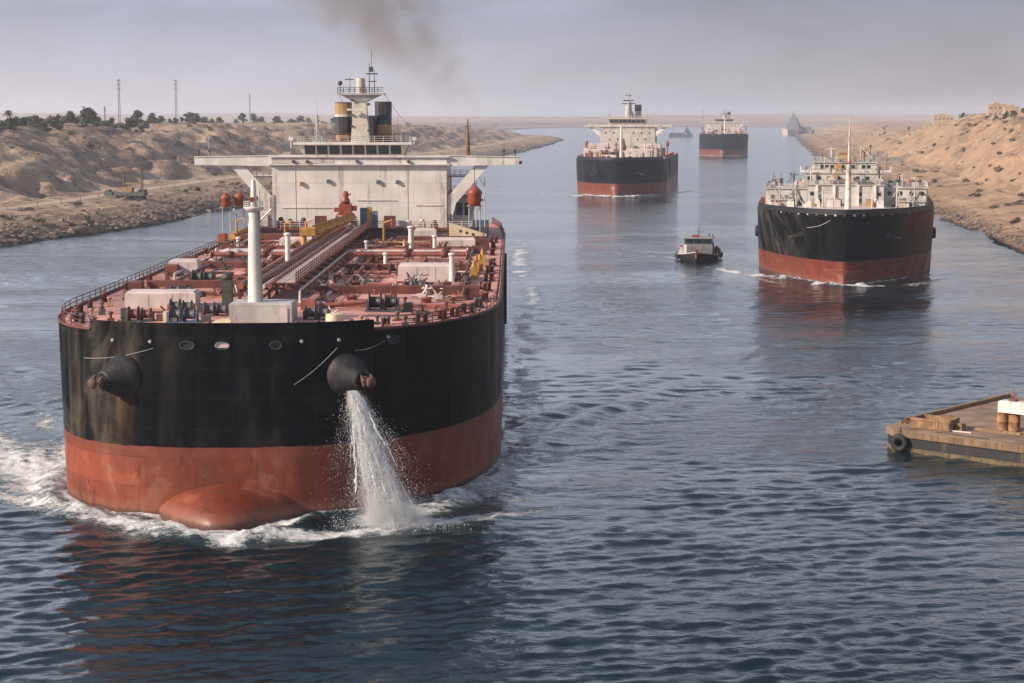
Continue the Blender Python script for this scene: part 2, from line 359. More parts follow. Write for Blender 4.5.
LD = [-15, -3, 0, 3, 8, 18, 30, 36, 48, 51, 60, 78, 100, 120, 140, 260, 800, 3000, 6000, 9000, 12000]
LZ = [-6, -1.6, -0.2, 1.3, 2.9, 4.6, 6.0, 6.4, 6.4, 6.7, 9.5, 17, 26.5, 31.0, 31.5, 31, 33, 38, 44, 46, 48]
RD = [-15, -3, 0, 3, 9, 20, 34, 40, 55, 72, 90, 110, 300, 800, 3000, 6000, 9000, 12000]
RZ = [-6, -1.4, -0.2, 0.9, 2.0, 3.4, 4.8, 7.5, 20, 33, 39, 40.5, 39, 36, 30, 38, 42, 44]
def shore_jit(y, seed): return 5.0*fbm(y/38.0, y*0+seed, 3, seed)+2.2*fbm(y/9.0, y*0+seed, 2, seed+5)
def h_left(d, y):
    x = xl_s(y)-d
    z = np.interp(d + shore_jit(y, 3)*sstep(26, 2, d), LD, LZ)
    mult = np.interp(y, [0, 900, 1500, 2300, 3100, 5000], [1, 1, 0.96, 0.75, 0.35, 0.6])
    far = sstep(3500, 6500, d)
    up = np.clip((z-7)/24, 0, 1)
    z = np.where(z > 6.5, 6.5+(z-6.5)*(mult*(1-far)+far), z)
    slope = sstep(50, 62, d)*sstep(140, 112, d)
    g = 1-np.abs(fbm(y/26.0+0.25*fbm(d/14, y/20, 2, 41), d/110.0, 4, 11))*2.2
    z = z - slope*6.0*np.clip(g, 0, 1)**1.4*mult + slope*5.2*fbm(d/17.0, y/24.0, 5, 21, 0.62)
    z = z + sstep(56, 140, d)*(fbm(d/45.0, y/60.0, 4, 31)*3.2)
    lowb = sstep(-2, 3, d)*sstep(36, 30, d)
    z = z + lowb*(fbm(d/7.0, y/10.0, 5, 51, 0.6)*1.7 + fbm(d/2.2, y/3.0, 3, 55, 0.6)*0.55)
    z = z + sstep(160, 420, d)*fbm(d/130.0, y/170.0, 4, 65)*6 + sstep(700, 3000, d)*fbm(d/420.0, y/600.0, 4, 61)*18 + far*fbm(x/1500.0, y/1500.0, 5, 71)*34
    return z
def h_right(d, y):
    x = xr_s(y)+d
    w = np.interp(y, [0, 1200, 1600, 2600], [1, 1, 1.25, 1.8])
    z = np.interp(d/w + shore_jit(y, 4)*0.8*sstep(22, 2, d), RD, RZ)
    mult = np.interp(y, [0, 1300, 1500, 1700, 1950, 2200, 3000, 5000], [1, 1, 0.93, 0.74, 0.42, 0.5, 0.42, 0.6])
    far = sstep(3500, 6500, d)
    z = np.where(z > 4.5, 4.5+(z-4.5)*(mult*(1-far)+far), z)
    slope = sstep(34, 46, d)*sstep(130, 92, d)
    g = 1-np.abs(fbm(y/48.0+0.5*fbm(d/25, y/40, 2, 141), d/130.0, 3, 111))*1.9
    z = z - slope*9.0*np.clip(g, 0, 1)**1.3*mult + slope*6.0*fbm(d/20.0, y/34.0, 5, 121, 0.6)*mult
    z = z + sstep(60, 120, d)*fbm(d/40.0, y/60.0, 4, 131)*3.0
    lowb = sstep(-2, 3, d)*sstep(44, 30, d)
    z = z + lowb*(fbm(d/8.0, y/14.0, 5, 151, 0.55)*1.1 + fbm(d/2.4, y/3.5, 3, 155, 0.6)*0.3)
    z = z + sstep(700, 3000, d)*fbm(d/600.0, y/700.0, 4, 161)*9 + far*fbm(x/1500.0, y/1500.0, 5, 71)*34
    return z
def hgt(x, y):
    x = np.asarray(x, float); y = np.asarray(y, float); L = xl_s(y); Rr = xr_s(y)
    return float(np.where(x < L, h_left(L-x, y), np.where(x > Rr, h_right(x-Rr, y), -5.0)))

def terrain():
    ys = [-600.0]
    while ys[-1] < 260: ys.append(ys[-1]+(60 if ys[-1] < 100 else 12))
    while ys[-1] < 13000: ys.append(ys[-1]*1.0052+0.0)
    ys = np.array(ys)
    dl = list(np.arange(-15, 0, 3.0))+list(np.arange(0, 40, 1.3))+list(np.arange(40, 165, 1.9)); 
    while dl[-1] < 15500: dl.append(dl[-1]*1.045)
    dl = np.array(dl); nc = len(dl)
    Yg, D = np.meshgrid(ys, dl, indexing='ij')
    XLg = xl_s(Yg)-D; ZL = h_left(D, Yg); XRg = xr_s(Yg)+D; ZR = h_right(D, Yg)
    X = np.concatenate([XLg[:, ::-1], XRg], 1); Z = np.concatenate([ZL[:, ::-1], ZR], 1); Y = np.concatenate([Yg, Yg], 1)
    X = np.clip(X, -8900, 8900)
    v = np.stack([X, Y, Z], -1).reshape(-1, 3)
    m, t, p = mat_new('desert_ground')
    geo = nd(t, 'ShaderNodeNewGeometry'); pos = geo.outputs['Position']
    sp = nd(t, 'ShaderNodeSeparateXYZ'); lk(t, pos, sp.inputs[0]); nsep = nd(t, 'ShaderNodeSeparateXYZ'); lk(t, geo.outputs['Normal'], nsep.inputs[0])
    n1 = noise(t, pos, 0.018, 6, 0.6); n2 = noise(t, pos, 0.12, 6, 0.65); n3 = noise(t, pos, 0.6, 5, 0.65); n4 = noise(t, pos, 0.05, 5, 0.6, (1, 1, 2.5))
    c = mixc(t, maprange(t, n1, 0.35, 0.65), (0.27, 0.188, 0.135), (0.43, 0.305, 0.21))
    rl = maprange(t, sp.outputs[0], -40, 90)
    c = mixc(t, mth(t, 'MULTIPLY', rl, 0.7), c, (0.36, 0.225, 0.13))
    c = mixc(t, maprange(t, n2, 0.50, 0.64, 0, 0.8), c, mixc(t, rl, (0.125, 0.088, 0.066), (0.21, 0.135, 0.088)))
    c = mixc(t, maprange(t, n4, 0.57, 0.70, 0, 0.55), c, (0.44, 0.33, 0.235))
    c = mixc(t, maprange(t, n3, 0.55, 0.68, 0, 0.75), c, (0.12, 0.085, 0.062))
    n5 = noise(t, pos, 0.035, 6, 0.7, (1, 1, 2)); n6 = noise(t, pos, 0.4, 4, 0.6)
    c = mixc(t, mth(t, 'MULTIPLY', maprange(t, n5, 0.51, 0.60, 0, 0.9), maprange(t, n6, 0.4, 0.6, 0.2, 1)), c, mixc(t, rl, (0.085, 0.064, 0.050), (0.15, 0.10, 0.068)))
    c = mixc(t, maprange(t, nsep.outputs[2], 0.88, 0.70, 0, 0.45), c, (0.22, 0.15, 0.105))
    zz = mth(t, 'ADD', sp.outputs[2], mth(t, 'MULTIPLY', mth(t, 'SUBTRACT', n2, 0.5), 5.0))
    lowr = mixc(t, maprange(t, n3, 0.42, 0.6), (0.055, 0.042, 0.034), (0.21, 0.15, 0.105))
    left = maprange(t, sp.outputs[0], 60, -60)
    c = mixc(t, mth(t, 'MULTIPLY', maprange(t, zz, 5.4, 2.4, 0, 0.85), left), c, lowr)
    c = mixc(t, maprange(t, zz, 2.6, 0.9, 0, 0.9), c, lowr)
    c = mixc(t, maprange(t, sp.outputs[2], 0.75, 0.3, 0, 0.85), c, (0.03, 0.025, 0.02))
    lk(t, c, p.inputs['Base Color']); p.inputs['Roughness'].default_value = 0.95; p.inputs['Specular IOR Level'].default_value = 0.1
    b1 = bump(t, p, n2, 2.2, 0.6); bump(t, p, n3, 0.6, 0.7, b1)
    o = bpy.data.objects.new('terrain', np_mesh('terrain', v, grid_faces(len(ys), 2*nc), m)); COL.objects.link(o); tag(o, kind='structure')
    # canal-side road on the berm
    yy = np.array([y for y in ys if 250 < y < 2600]); L = xl_s(yy)
    vs = []; zr = 0.10
    for dd in (38.2, 40.2, 42.2, 44.2, 46.0): vs.append(np.stack([L-dd, yy, h_left(np.full_like(yy, dd), yy)+zr], -1))
    vs = np.stack(vs[::-1], 1).reshape(-1, 3)
    mr = paint('dusty_road', (0.36, 0.27, 0.20), 0.9, 0.18, 0.2, (0.22, 0.16, 0.115), 0.35, streak=False)
    o = bpy.data.objects.new('road', np_mesh('road', vs, grid_faces(len(yy), 5), mr)); COL.objects.link(o); tag(o, kind='structure')
terrain()

# ------------------------------------------------------------------ water
def se_dist(lx, ly, y0, Lb, n, B, skew):
    lx = lx - skew*np.clip((40-ly)/40, 0, 2)**2
    a = np.clip((y0+Lb-ly)/Lb, 0, None)
    r = ((np.abs(lx)/B)**n+a**n)**(1/n)
    return (r-1)*np.where(ly < y0+Lb, (B+Lb)/2, B)
SHIPS = [  # root x, y, rz, y0, Lb, n, B, skew
    (-23, 157, 0.0, 3.0, 34, 2.55, 21.8, -4.2), (71.5, 387, R(-10.5), 0.5, 46, 1.32, 20.3, 0),
    (47.6, 828, R(-7.5), 0.5, 42, 1.5, 21.6, 0), (201, 1727, R(-7.5), 0.5, 42, 2.0, 23.5, 0)]
def seg_w(X, Y, pts, w, jit=0):
    best = np.zeros_like(X)
    for (x0, y0, s0), (x1, y1, s1) in zip(pts, pts[1:]):
        dx, dy = x1-x0, y1-y0; L2 = dx*dx+dy*dy
        t = np.clip(((X-x0)*dx+(Y-y0)*dy)/L2, 0, 1); d2 = (X-x0-t*dx)**2+(Y-y0-t*dy)**2
        best = np.maximum(best, (s0+(s1-s0)*t)*np.exp(-d2/(w*w)))
    return best
def water():
    ys = [-600, -450, -300, -200, -100, -40, 0, 30, 50, 65, 78, 88, 96.0]
    while ys[-1] < 1500: ys.append(ys[-1]*1.0026)
    while ys[-1] < 13000: ys.append(ys[-1]*1.012)
    ys = np.array(ys); nu = 640
    core = np.linspace(-1, 1, nu); hw = 0.36*np.clip(ys, 100, None)+22
    outer = np.array([1.06, 1.15, 1.3, 1.6, 2.1, 3, 5, 9, 18])
    u = np.concatenate([-outer[::-1], core, outer])
    X = np.clip(u[None, :]*hw[:, None], -8900, 8900); Y = np.repeat(ys[:, None], len(u), 1)
    dx = 2*hw/nu; dy = np.gradient(ys); spc = np.maximum(dx, dy)[:, None]
    fade_out = sstep(1.5, 1.02, np.abs(u))[None, :]
    rs = np.random.RandomState(5); Z = np.zeros_like(X)
    gust = 0.25+1.15*sstep(0.2, 0.8, 0.6*vnoise(X/30.0, Y/34.0, 301)+0.4*vnoise(X/9.0, Y/12.0, 302))
    for k in range(72):
        lam = 0.75*(5.5/0.75)**(rs.rand()**1.7); th = rs.randn()*0.5 + R(97)
        amp = 0.0056*lam**0.88*(0.6+0.8*rs.rand()); ph = rs.rand()*6.28
        kx, ky = 2*math.pi/lam*math.cos(th), 2*math.pi/lam*math.sin(th)
        f = np.clip((lam/spc-2.6)/2.5, 0, 1)
        wob = 0.8*np.sin(X/23.0+ph*3)+0.8*np.sin(Y/31.0+ph*5)
        w = np.sin(kx*X+ky*Y+ph+wob)
        Z += amp*f*(w+0.25*(w*w-0.5))*gust
    Z *= fade_out
    foam = np.zeros_like(X)
    for i, (sx, sy, rz, y0, Lb, n, B, sk) in enumerate(SHIPS):
        ca, sa = math.cos(rz), math.sin(rz); lx = ca*(X-sx)+sa*(Y-sy); ly = -sa*(X-sx)+ca*(Y-sy)
        d = se_dist(lx, ly, y0, Lb, n, B, sk)
        if i == 0:
            lxb, lyb = lx+2.5, ly-4.5; db = (np.sqrt((lxb/6.6)**2+(lyb/8.2)**2)-1)*7.2; d = np.minimum(d, db)
        near = np.exp(-(np.clip(d, 0, None)/((1.9, 3.2, 5.0, 9.0)[i]))**2)*sstep(75 if i == 0 else 40, 15, ly)*(1 if i == 0 else 1.25)
        foam = np.maximum(foam, near*0.95)
        side = np.exp(-(np.clip(d, 0, None)/1.2)**2)*0.55*(ly > 0); foam = np.maximum(foam, side*(ly < 160))
        Z += (0.55 if i < 2 else 0.6)*np.exp(-((d-1.8)/1.6)**2)*sstep(45, 5, ly)*np.clip((5/spc), 0, 1)*(0.3+1.1*vnoise(X/2.8, Y/2.2, 401)+0.5*vnoise(X/0.9, Y/0.9, 402))
        # diverging wake crests, one train each side
        for sgn in (-1, 1):
            ang = R(24); lat = sgn*(lx)-B*0.75; q = lat*math.cos(ang)-(ly-8)*math.sin(ang)   # distance out from the wake arm
            env = np.exp(-((q+7)/9.0)**2)*sstep(-2, 12, ly)*sstep(170, 40, ly)*(d > 0)
            Z += (0.18 if i == 0 else 0.06)*env*np.sin(q*2*math.pi/6.2+1.6*np.sin(ly/11.0+lx/17.0)+2.5*fbm(X/14, Y/14, 2, 77))*(0.4+1.2*vnoise(X/9.0, Y/9.0, 411))*np.clip((2.2/spc), 0, 1)*fade_out
            foam = np.maximum(foam, (0.62 if i == 0 else 0.72)*np.exp(-((q-0.5)/2.4)**2)*sstep(-2, 6, ly)*sstep(90 if i == 0 else 50, 10, ly)*(d > 0))
    arms = [([(-24, 150.6, 1.0), (-35, 157.5, 0.95), (-49.5, 170, 0.85), (-66, 183, 0.6)], 2.6),
            ([(-44, 168, 0.8), (-50, 181, 1.0), (-57, 195, 0.95), (-68, 218, 0.6)], 5.6), ([(-46.5, 178, 0.95), (-48, 195, 0.9), (-50, 230, 0.75)], 3.8), ([(-52, 176, 0.45), (-60, 192, 0.4), (-72, 214, 0.3)], 4.0),
            ([(-49, 184, 0.8), (-55, 205, 0.6), (-62, 235, 0.35)], 4.0),
            ([(-33, 153.5, 0.7), (-25, 151.2, 1.0), (-14, 153.6, 1.0), (-7, 158.5, 0.95), (2, 163.0, 0.7), (9, 167.5, 0.35)], 2.1),
            ([(-11.5, 159, 1.0), (-9.5, 162, 0.95)], 3.2), ([(-10, 162, 0.9), (-5.0, 169, 0.85), (-0.5, 181, 0.7), (2.5, 205, 0.5), (4, 240, 0.4)], 3.4), ([(0, 168, 0.6), (7, 178, 0.45), (14, 194, 0.3)], 2.6),
            ([(2, 183, 0.5), (8, 196, 0.42), (14, 222, 0.3)], 3.0), ([(1.4, 215, 0.4), (3.5, 300, 0.62), (2, 420, 0.66), (3, 540, 0.6)], 4.2), ([(4, 190, 0.4), (8, 225, 0.3)], 3.5),
            ([(61, 404, 0.9), (57, 412, 1.0), (53.5, 423, 1.0), (49, 438, 0.7)], 3.6), ([(66, 391, 0.9), (72, 385.5, 1.0), (80, 388, 0.8)], 1.6), ([(42, 466, 0.7), (36, 474, 0.55), (28, 486, 0.3)], 1.5), ([(33, 840, 1.0), (26, 852, 1.0), (14, 868, 0.7)], 6.0), ([(72, 850, 0.8), (88, 900, 0.6)], 5.0), ([(183, 1745, 0.8), (172, 1780, 0.6)], 9.0), ([(220, 1745, 0.8), (240, 1800, 0.6)], 9.0)]
    lump = 0.5+1.0*sstep(0.25, 0.8, 0.55*vnoise(X/7.0, Y/12.0, 601)+0.45*vnoise(X/2.6, Y/4.0, 602))
    for pts, w in arms: foam = np.maximum(foam, seg_w(X, Y, pts, w)*(lump if min(p[1] for p in pts) > 178 else 1.0))
    Z += 0.42*np.clip(foam-0.3, 0, 1)*(fbm(X/1.3, Y/1.3, 4, 501, 0.6))*np.clip(0.8/spc, 0, 1)
    rgh = np.repeat(0.05+0.06*sstep(250, 1200, ys)[:, None], X.shape[1], 1)   # waves finer than the mesh become gloss
    v = np.stack([X, Y, Z], -1).reshape(-1, 3)
    m, t, p = mat_new('canal_water')
    geo = nd(t, 'ShaderNodeNewGeometry'); pos = geo.outputs['Position']
    at = nd(t, 'ShaderNodeAttribute', attribute_name='foam'); fo = at.outputs['Fac']
    na = noise(t, pos, 0.55, 8, 0.72, (0.8, 1.1, 1)); nb = noise(t, pos, 2.6, 6, 0.7, (0.7, 1.2, 1), 0.6)
    lace = mth(t, 'ADD', mth(t, 'MULTIPLY', na, 0.62), mth(t, 'MULTIPLY', nb, 0.38))
    fz = maprange(t, mth(t, 'ADD', mth(t, 'MULTIPLY', fo, 0.62), mth(t, 'MULTIPLY', mth(t, 'SUBTRACT', lace, 0.5), 1.7)), 0.33, 0.60, 0, 0.97)
    fz = mth(t, 'MULTIPLY', fz, maprange(t, fo, 0.03, 0.2))
    milky = maprange(t, fo, 0.1, 1.0, 0, 0.5)
    dpn = noise(t, pos, 0.03, 3)
    base = mixc(t, maprange(t, dpn, 0.35, 0.65), (0.003, 0.010, 0.014), (0.005, 0.015, 0.020))
    base = mixc(t, milky, base, (0.055, 0.10, 0.11))
    colr = mixc(t, fz, base, (0.72, 0.71, 0.70))
    lk(t, colr, p.inputs['Base Color']); p.inputs['IOR'].default_value = 1.333
    ra = nd(t, 'ShaderNodeAttribute', attribute_name='fine_waves').outputs['Fac']
    lk(t, mth(t, 'ADD', mth(t, 'MULTIPLY', fz, 0.6), ra), p.inputs['Roughness'])
    paw = noise(t, pos, 0.022, 5, 0.6, (0.5, 1, 1), 0.8); paw = maprange(t, paw, 0.36, 0.62, 0.45, 1.25)
    w1 = noise(t, pos, 0.55, 3, 0.5, (0.55, 1, 1), 0.5); w2 = noise(t, pos, 1.7, 4, 0.55, (0.6, 1, 1), 0.4); w3 = noise(t, pos, 0.22, 3, 0.55, (0.45, 1, 1), 0.4)
    w4 = noise(t, pos, 4.6, 3, 0.55, (0.6, 1, 1), 0.3)
    b0 = bump(t, p, mth(t, 'MULTIPLY', w3, paw), 0.6, 0.5); b1 = bump(t, p, mth(t, 'MULTIPLY', w1, paw), 0.24, 0.55, b0); b1 = bump(t, p, mth(t, 'MULTIPLY', w4, paw), 0.045, 0.65, b1); b2 = bump(t, p, mth(t, 'MULTIPLY', w2, paw), 0.125, 0.65, b1); bump(t, p, mth(t, 'MULTIPLY', fz, nb), 0.35, 0.8, b2)
    me = np_mesh('water', v, grid_faces(len(ys), len(u)), m)
    a = me.attributes.new('foam', 'FLOAT', 'POINT'); a.data.foreach_set('value', foam.astype(np.float32).ravel())
    a = me.attributes.new('fine_waves', 'FLOAT', 'POINT'); a.data.foreach_set('value', rgh.astype(np.float32).ravel())
    o = bpy.data.objects.new('water', me); COL.objects.link(o); tag(o, kind='structure')
water()

# ------------------------------------------------------------------ haze
def haze():
    b = MB().bx(-9000, 9000, -900, 13500, -8, 110)
    m = bpy.data.materials.new('pale_haze'); m.use_nodes = True; t = m.node_tree; t.nodes.clear()
    o = nd(t, 'ShaderNodeOutputMaterial'); p = nd(t, 'ShaderNodeVolumePrincipled', _Density=0.000108, _Anisotropy=0.25)
    p.inputs['Color'].default_value = (0.86, 0.90, 1.0, 1); lk(t, p.outputs[0], o.inputs['Volume'])
    h = b.build('haze', m); tag(h, 'pale dusty haze lying over the whole canal', 'haze', kind='stuff'); h.display_type = 'WIRE'
haze()

# ------------------------------------------------------------------ hull
def outline_fn(B, L, y0, Lb, n, skew=0.0, N=72, stern=0.10):
    def f(z):
        yy, lb, nn = y0(z), Lb(z), n(z); pts = []
        ysd = [yy+lb+(L-yy-lb)*k/8 for k in range(8, 0, -1)]
        for y in ysd: pts.append((-B*(1-stern*max(0, (y-(L-32))/32)**2), y))
        for i in range(N+1):
            a = math.pi*i/N; c, s = math.cos(a), math.sin(a)
            pts.append((-B*math.copysign(abs(c)**(2/nn), c), yy+lb*(1-abs(s)**(2/nn))))
        for y in ysd[::-1]: pts.append((B*(1-stern*max(0, (y-(L-32))/32)**2), y))
        return [(x+skew*max(0, (40-y)/40)**2, y) for x, y in pts]
    return f
def hull_build(of, zs, mat, parent, bulge=None, name='hull'):
    b = MB(); rows = []
    for z in zs:
        row = []
        for x, y in of(z):
            if bulge:
                cx, sg, dep, zt = bulge
                k = max(0.0, 1-(z/zt)**2)**0.5 if z > 0 else 1.0
                y -= dep*k*math.exp(-abs((x-cx)/sg)**2.6*0.5)*(1 if y < 30 else 0)
            row.append((x, y, z))
        rows.append(row)
    n = len(rows[0]); vs = [p for r in rows for p in r]
    fs = [(k*n+i, k*n+i+1, (k+1)*n+i+1, (k+1)*n+i) for k in range(len(zs)-1) for i in range(n-1)]
    fs += [((k+1)*n, (k+1)*n+n-1, k*n+n-1, k*n) for k in range(len(zs)-1)]
    b.add(vs, fs, True)
    return b.build(name, mat, parent)
def deck_build(of, z, mat, parent, inset=0.1):
    pts = of(z); n = len(pts); b = MB(); vs = []
    for k in range(n//2):
        (xa, ya), (xb, yb) = pts[k], pts[n-1-k]
        for j in range(5): t = j/4; vs.append((xa+(xb-xa)*t, ya+(yb-ya)*t, z+0.35*(1-(2*t-1)**2)*min(1, abs(xb-xa)/20)))
    m = n//2
    b.add(vs, [((k)*5+j, k*5+j+1, (k+1)*5+j+1, (k+1)*5+j) for k in range(m-1) for j in range(4)])
    for i, f in enumerate(b.f): b.f[i] = f[::-1]
    return b.build('deck', mat, parent)
def bulwark_build(of, z, h, i0, i1, mat, parent, th=0.18):
    pts = of(z)[i0:i1]; b = MB(); vs = []; n = len(pts)
    for i, (x, y) in enumerate(pts):
        a = pts[max(0, i-1)]; c = pts[min(n-1, i+1)]; tx, ty = c[0]-a[0], c[1]-a[1]; l = math.hypot(tx, ty) or 1
        nx, ny = -ty/l, tx/l      # inward normal (port to starboard order)
        o = 0.012
        vs += [(x-nx*o, y-ny*o, z-0.3), (x-nx*o, y-ny*o, z+h), (x+nx*th, y+ny*th, z+h), (x+nx*th, y+ny*th, z-0.3)]
    fs = []
    for i in range(n-1):
        for k in range(3): fs.append((i*4+k, (i+1)*4+k, (i+1)*4+k+1, i*4+k+1))
    fs += [(0, 1, 2, 3), ((n-1)*4+3, (n-1)*4+2, (n-1)*4+1, (n-1)*4)]
    b.add(vs, fs); return b.build('bulwark', mat, parent)
def surf_at(of, x, z):
    """hull point and outward normal (xy) near the bow at offset x and height z"""
    pts = [p for p in of(z) if p[1] < 45]
    for (xa, ya), (xb, yb) in zip(pts, pts[1:]):
        if xa <= x <= xb and xb > xa:
            t = (x-xa)/(xb-xa); tx, ty = xb-xa, yb-ya; l = math.hypot(tx, ty)
            return Vector((x, ya+(yb-ya)*t, z)), Vector((ty/l, -tx/l, 0))
    return Vector((x, 3, z)), Vector((0, -1, 0))
def at_y(of, y, z, side):
    pts = of(z); best = None
    for (xa, ya), (xb, yb) in zip(pts, pts[1:]):
        if (ya-y)*(yb-y) <= 0 and abs(ya-yb) > 1e-6:
            x = xa+(xb-xa)*(y-ya)/(yb-ya)
            if best is None or side*x > side*best: best = x
    return best
def anchor(p, n, parent, r=2.2, proto=True):
    """bolster cone with an anchor head in it"""
    tl = 0.42 if r > 1.5 else 0.1; ax = (n+Vector((tl if n.x > 0 else -tl, 0, -0.1))).normalized()
    b = MB().lathe(p-n*1.2, [(r*1.3, 0), (r*1.22, 0.8), (r*1.06, 1.2), (r*0.86, 1.75), (r*0.68, 2.3), (r*0.55, 2.72), (r*0.5, 2.9), (r*0.42, 2.98), (r*0.3, 2.9)], 28, ax)
    bo = b.build('anchor_bolster', M['hull_plain'], parent)
    c = p-n*1.2+ax*3.05; side = ax.cross(Vector((0, 0, 1))).normalized(); up = side.cross(ax)
    a = MB().cyl(c-ax*0.6, c+ax*1.0, r*0.24, r*0.2, 10).lathe(c+ax*0.95, [(r*0.26, -0.1), (r*0.3, 0.05), (r*0.22, 0.3)], 10, ax).cyl(c+ax*0.7-side*r*0.3, c+ax*0.7+side*r*0.3, r*0.15, r*0.15, 8)
    for s in (-1, 1):
        q = c+ax*0.7+side*(s*r*0.3)
        a.cyl(q, q+up*r*0.3-ax*0.5, r*0.15, r*0.05, 8).cyl(q, q-up*r*0.2, r*0.13, r*0.1, 8)
    a.build('anchor', M['anch'], bo)
M['anch'] = paint('anchor_iron', (0.11, 0.06, 0.04), 0.8, 0.35, 1.0, RUST, 0.3)
M['hull_plain'] = paint('bolster_paint', (0.006, 0.006, 0.008), 0.6, 0.4, 0.9, (0.075, 0.045, 0.028), 0.38)

# ------------------------------------------------------------------ the large tanker
def main_tanker():
    T = thing('oil_tanker', 'huge black and red oil tanker with pink deck, nearest the camera', 'oil tanker', (-23, 157, 0))
    DZ = 16.6
    k = lambda z: min(1, max(0, z/DZ))
    of = outline_fn(21.8, 178, lambda z: 3.0+1.6*k(z)**1.5, lambda z: 34-4*k(z)**1.3, lambda z: 2.55+0.15*k(z)**1.3, -4.2, 96)
    zs = [-5, -2, -0.6, 0, 0.35, 0.7, 1.05, 1.4, 1.75, 2.1, 2.4, 2.7, 2.95, 3.15, 3.3, 3.4, 3.5, 3.8, 4.4, 5.2, 6.1, 7.5, 9, 10.5, 12, 13.5, 15, 16.0, DZ]
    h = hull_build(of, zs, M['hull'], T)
    bb = MB(); vs = []; NU, NV = 40, 18      # bulbous forefoot, just breaking the surface
    for j in range(NV+1):
        ph = -0.5+(math.pi/2+0.5)*j/NV
        for i in range(NU):
            a = 2*math.pi*i/NU; ca, sa = math.cos(a), math.sin(a); cp = math.cos(ph)**0.8 if math.cos(ph) > 0 else 0
            nose = 1+0.13*max(0, -sa)**14-0.10*abs(ca)
            vs.append((-2.7+7.9*cp*math.copysign(abs(ca)**0.95, ca), 8.6+9.8*cp*sa*nose, 3.4*max(0, math.sin(ph))**1.1-2.0*max(0, -math.sin(ph))+0.1))
    bb.add(vs, [(j*NU+i, j*NU+(i+1) % NU, (j+1)*NU+(i+1) % NU, (j+1)*NU+i) for j in range(NV) for i in range(NU)], True)
    bb.build('bulbous_bow', M['hull'], T)
    deck_build(of, DZ-0.02, M['deck'], T)
    pts = of(DZ); n = len(pts); mid = n//2
    i0 = next(i for i, p in enumerate(pts) if p[1] < 12 and p[0] > -16.0); i1 = next(i for i, p in enumerate(pts) if p[0] > 10.6)
    bulwark_build(of, DZ, 1.0, i0, i1, M['hull'], T)
    # sloped ends of the bulwark
    # gunwale bar round the rest of the deck edge
    for part in (pts[:i0+1], pts[i1-1:]):
        g = MB()
        for a, b in zip(part, part[1:]): g.cyl((a[0], a[1], DZ+0.12), (b[0], b[1], DZ+0.12), 0.16, 0.16, 6, False)
        g.build('gunwale', M['dred'], T)
    for s in (-1, 1):
        side = pts[:i0] if s < 0 else pts[i1:][::-1]
        path = []; last = None
        for x, y in side:
            q = (x*0.985, y+0.15, DZ)
            if last is None or math.hypot(q[0]-last[0], q[1]-last[1]) > 2.2: path.append(q); last = q
        MB().rail(path, 1.15, 2.0, 0.045).build('railing', M['dred'], T)
    # forefoot anchors, fairleads
    for x, z in ((-12.6, 12.6), (8.0, 12.6)):
        p, nn = surf_at(of, x, z); anchor(p, nn, T, 1.8)
        # hawse grease streak pad above
    for x in (-6.4, -3.2, 1.6, 12.0):
        p, nn = surf_at(of, x, 15.6); w = 0.55 if abs(x) > 3 else 0.42
        side = nn.cross(Vector((0, 0, 1))); c = MB()
        N = 14; ring = []
        for i in range(N):
            a = 2*math.pi*i/N; ring.append(p+nn*0.12+side*(w*1.25*math.cos(a))+Vector((0, 0, 0.36*math.sin(a))))
        for i in range(N): c.cyl(ring[i], ring[(i+1) % N], 0.05, 0.05, 5, False)
        fl = c.build('fairlead', M['dgrey'], T)
        MB().add([q-nn*0.09 for q in ring], [tuple(range(N))]).build('fairlead_opening', M['black'] if x != -3.2 else M['boxgrey'], fl)
    for x in (-13.4, -9.8, 3.9, 7.2, 11.5):
        p, nn = surf_at(of, x, 15.9); MB().cyl(p-nn*0.1, p+nn*0.2, 0.17, 0.14, 8).build('mooring_eye', M['grey'], T)
    for x0, z0, x1, z1 in ((-9.5, 15.3, -16.5, 14.0), (3.2, 12.0, 7.0, 15.2), (8.6, 14.9, 11.2, 15.6)):
        pp = []
        for j in range(9):
            t = j/8; p, nn = surf_at(of, x0+(x1-x0)*t, z0+(z1-z0)*t-0.25*math.sin(math.pi*t)); pp.append(p+nn*0.12)
        MB().tube(pp, 0.022, 5).build('mooring_wire', M['grey'], T)
    f = MB()      # rubbing strake / pilot hose down the side
    xs = at_y(of, 100, 12, 1)
    f.cyl((xs+0.25, 100, DZ+0.2), (xs+0.25, 100.3, 6.6), 0.22, 0.22, 8)
    f.build('fender_strip', M['rubber'], T)

    # mast house + foremast
    hz = DZ+0.25
    mh = MB().cbox(-3.6, 2.3, 11.2, 15.6, DZ, 18.7, 0.1); mho = mh.build('mast_house', M['grey'], T)
    MB().bx(1.2, 1.9, 11.1, 11.2, 16.9, 18.3).build('door', M['boxgrey'], mho)
    MB().prism([(-5.8, 10.8), (-3.4, 10.8), (-3.4, 13.5), (-5.2, 13.5)], DZ, 17.1, [(-4.9, 11.2), (-3.4, 11.2), (-3.4, 13.0), (-4.6, 13.0)]).build('canvas_cover', M['cream'], T)
    fm = MB().cyl((-1.4, 13.4, 18.7), (-1.4, 13.4, 27.4), 0.72, 0.52, 18).cyl((-1.4, 13.4, 27.4), (-1.4, 13.4, 30.2), 0.32, 0.2, 12)
    fmo = fm.build('foremast', M['white'], T)
    MB().lathe((-1.4, 13.4, 27.55), [(0.54, -0.4), (0.98, 0), (0.98, 0.1), (0.4, 0.1)], 16).rail([(-1.4+0.93*math.cos(a*math.pi/4), 13.4+0.93*math.sin(a*math.pi/4), 27.65) for a in range(9)], 0.55, 0.8, 0.02).build('mast_platform', M['white'], fmo)
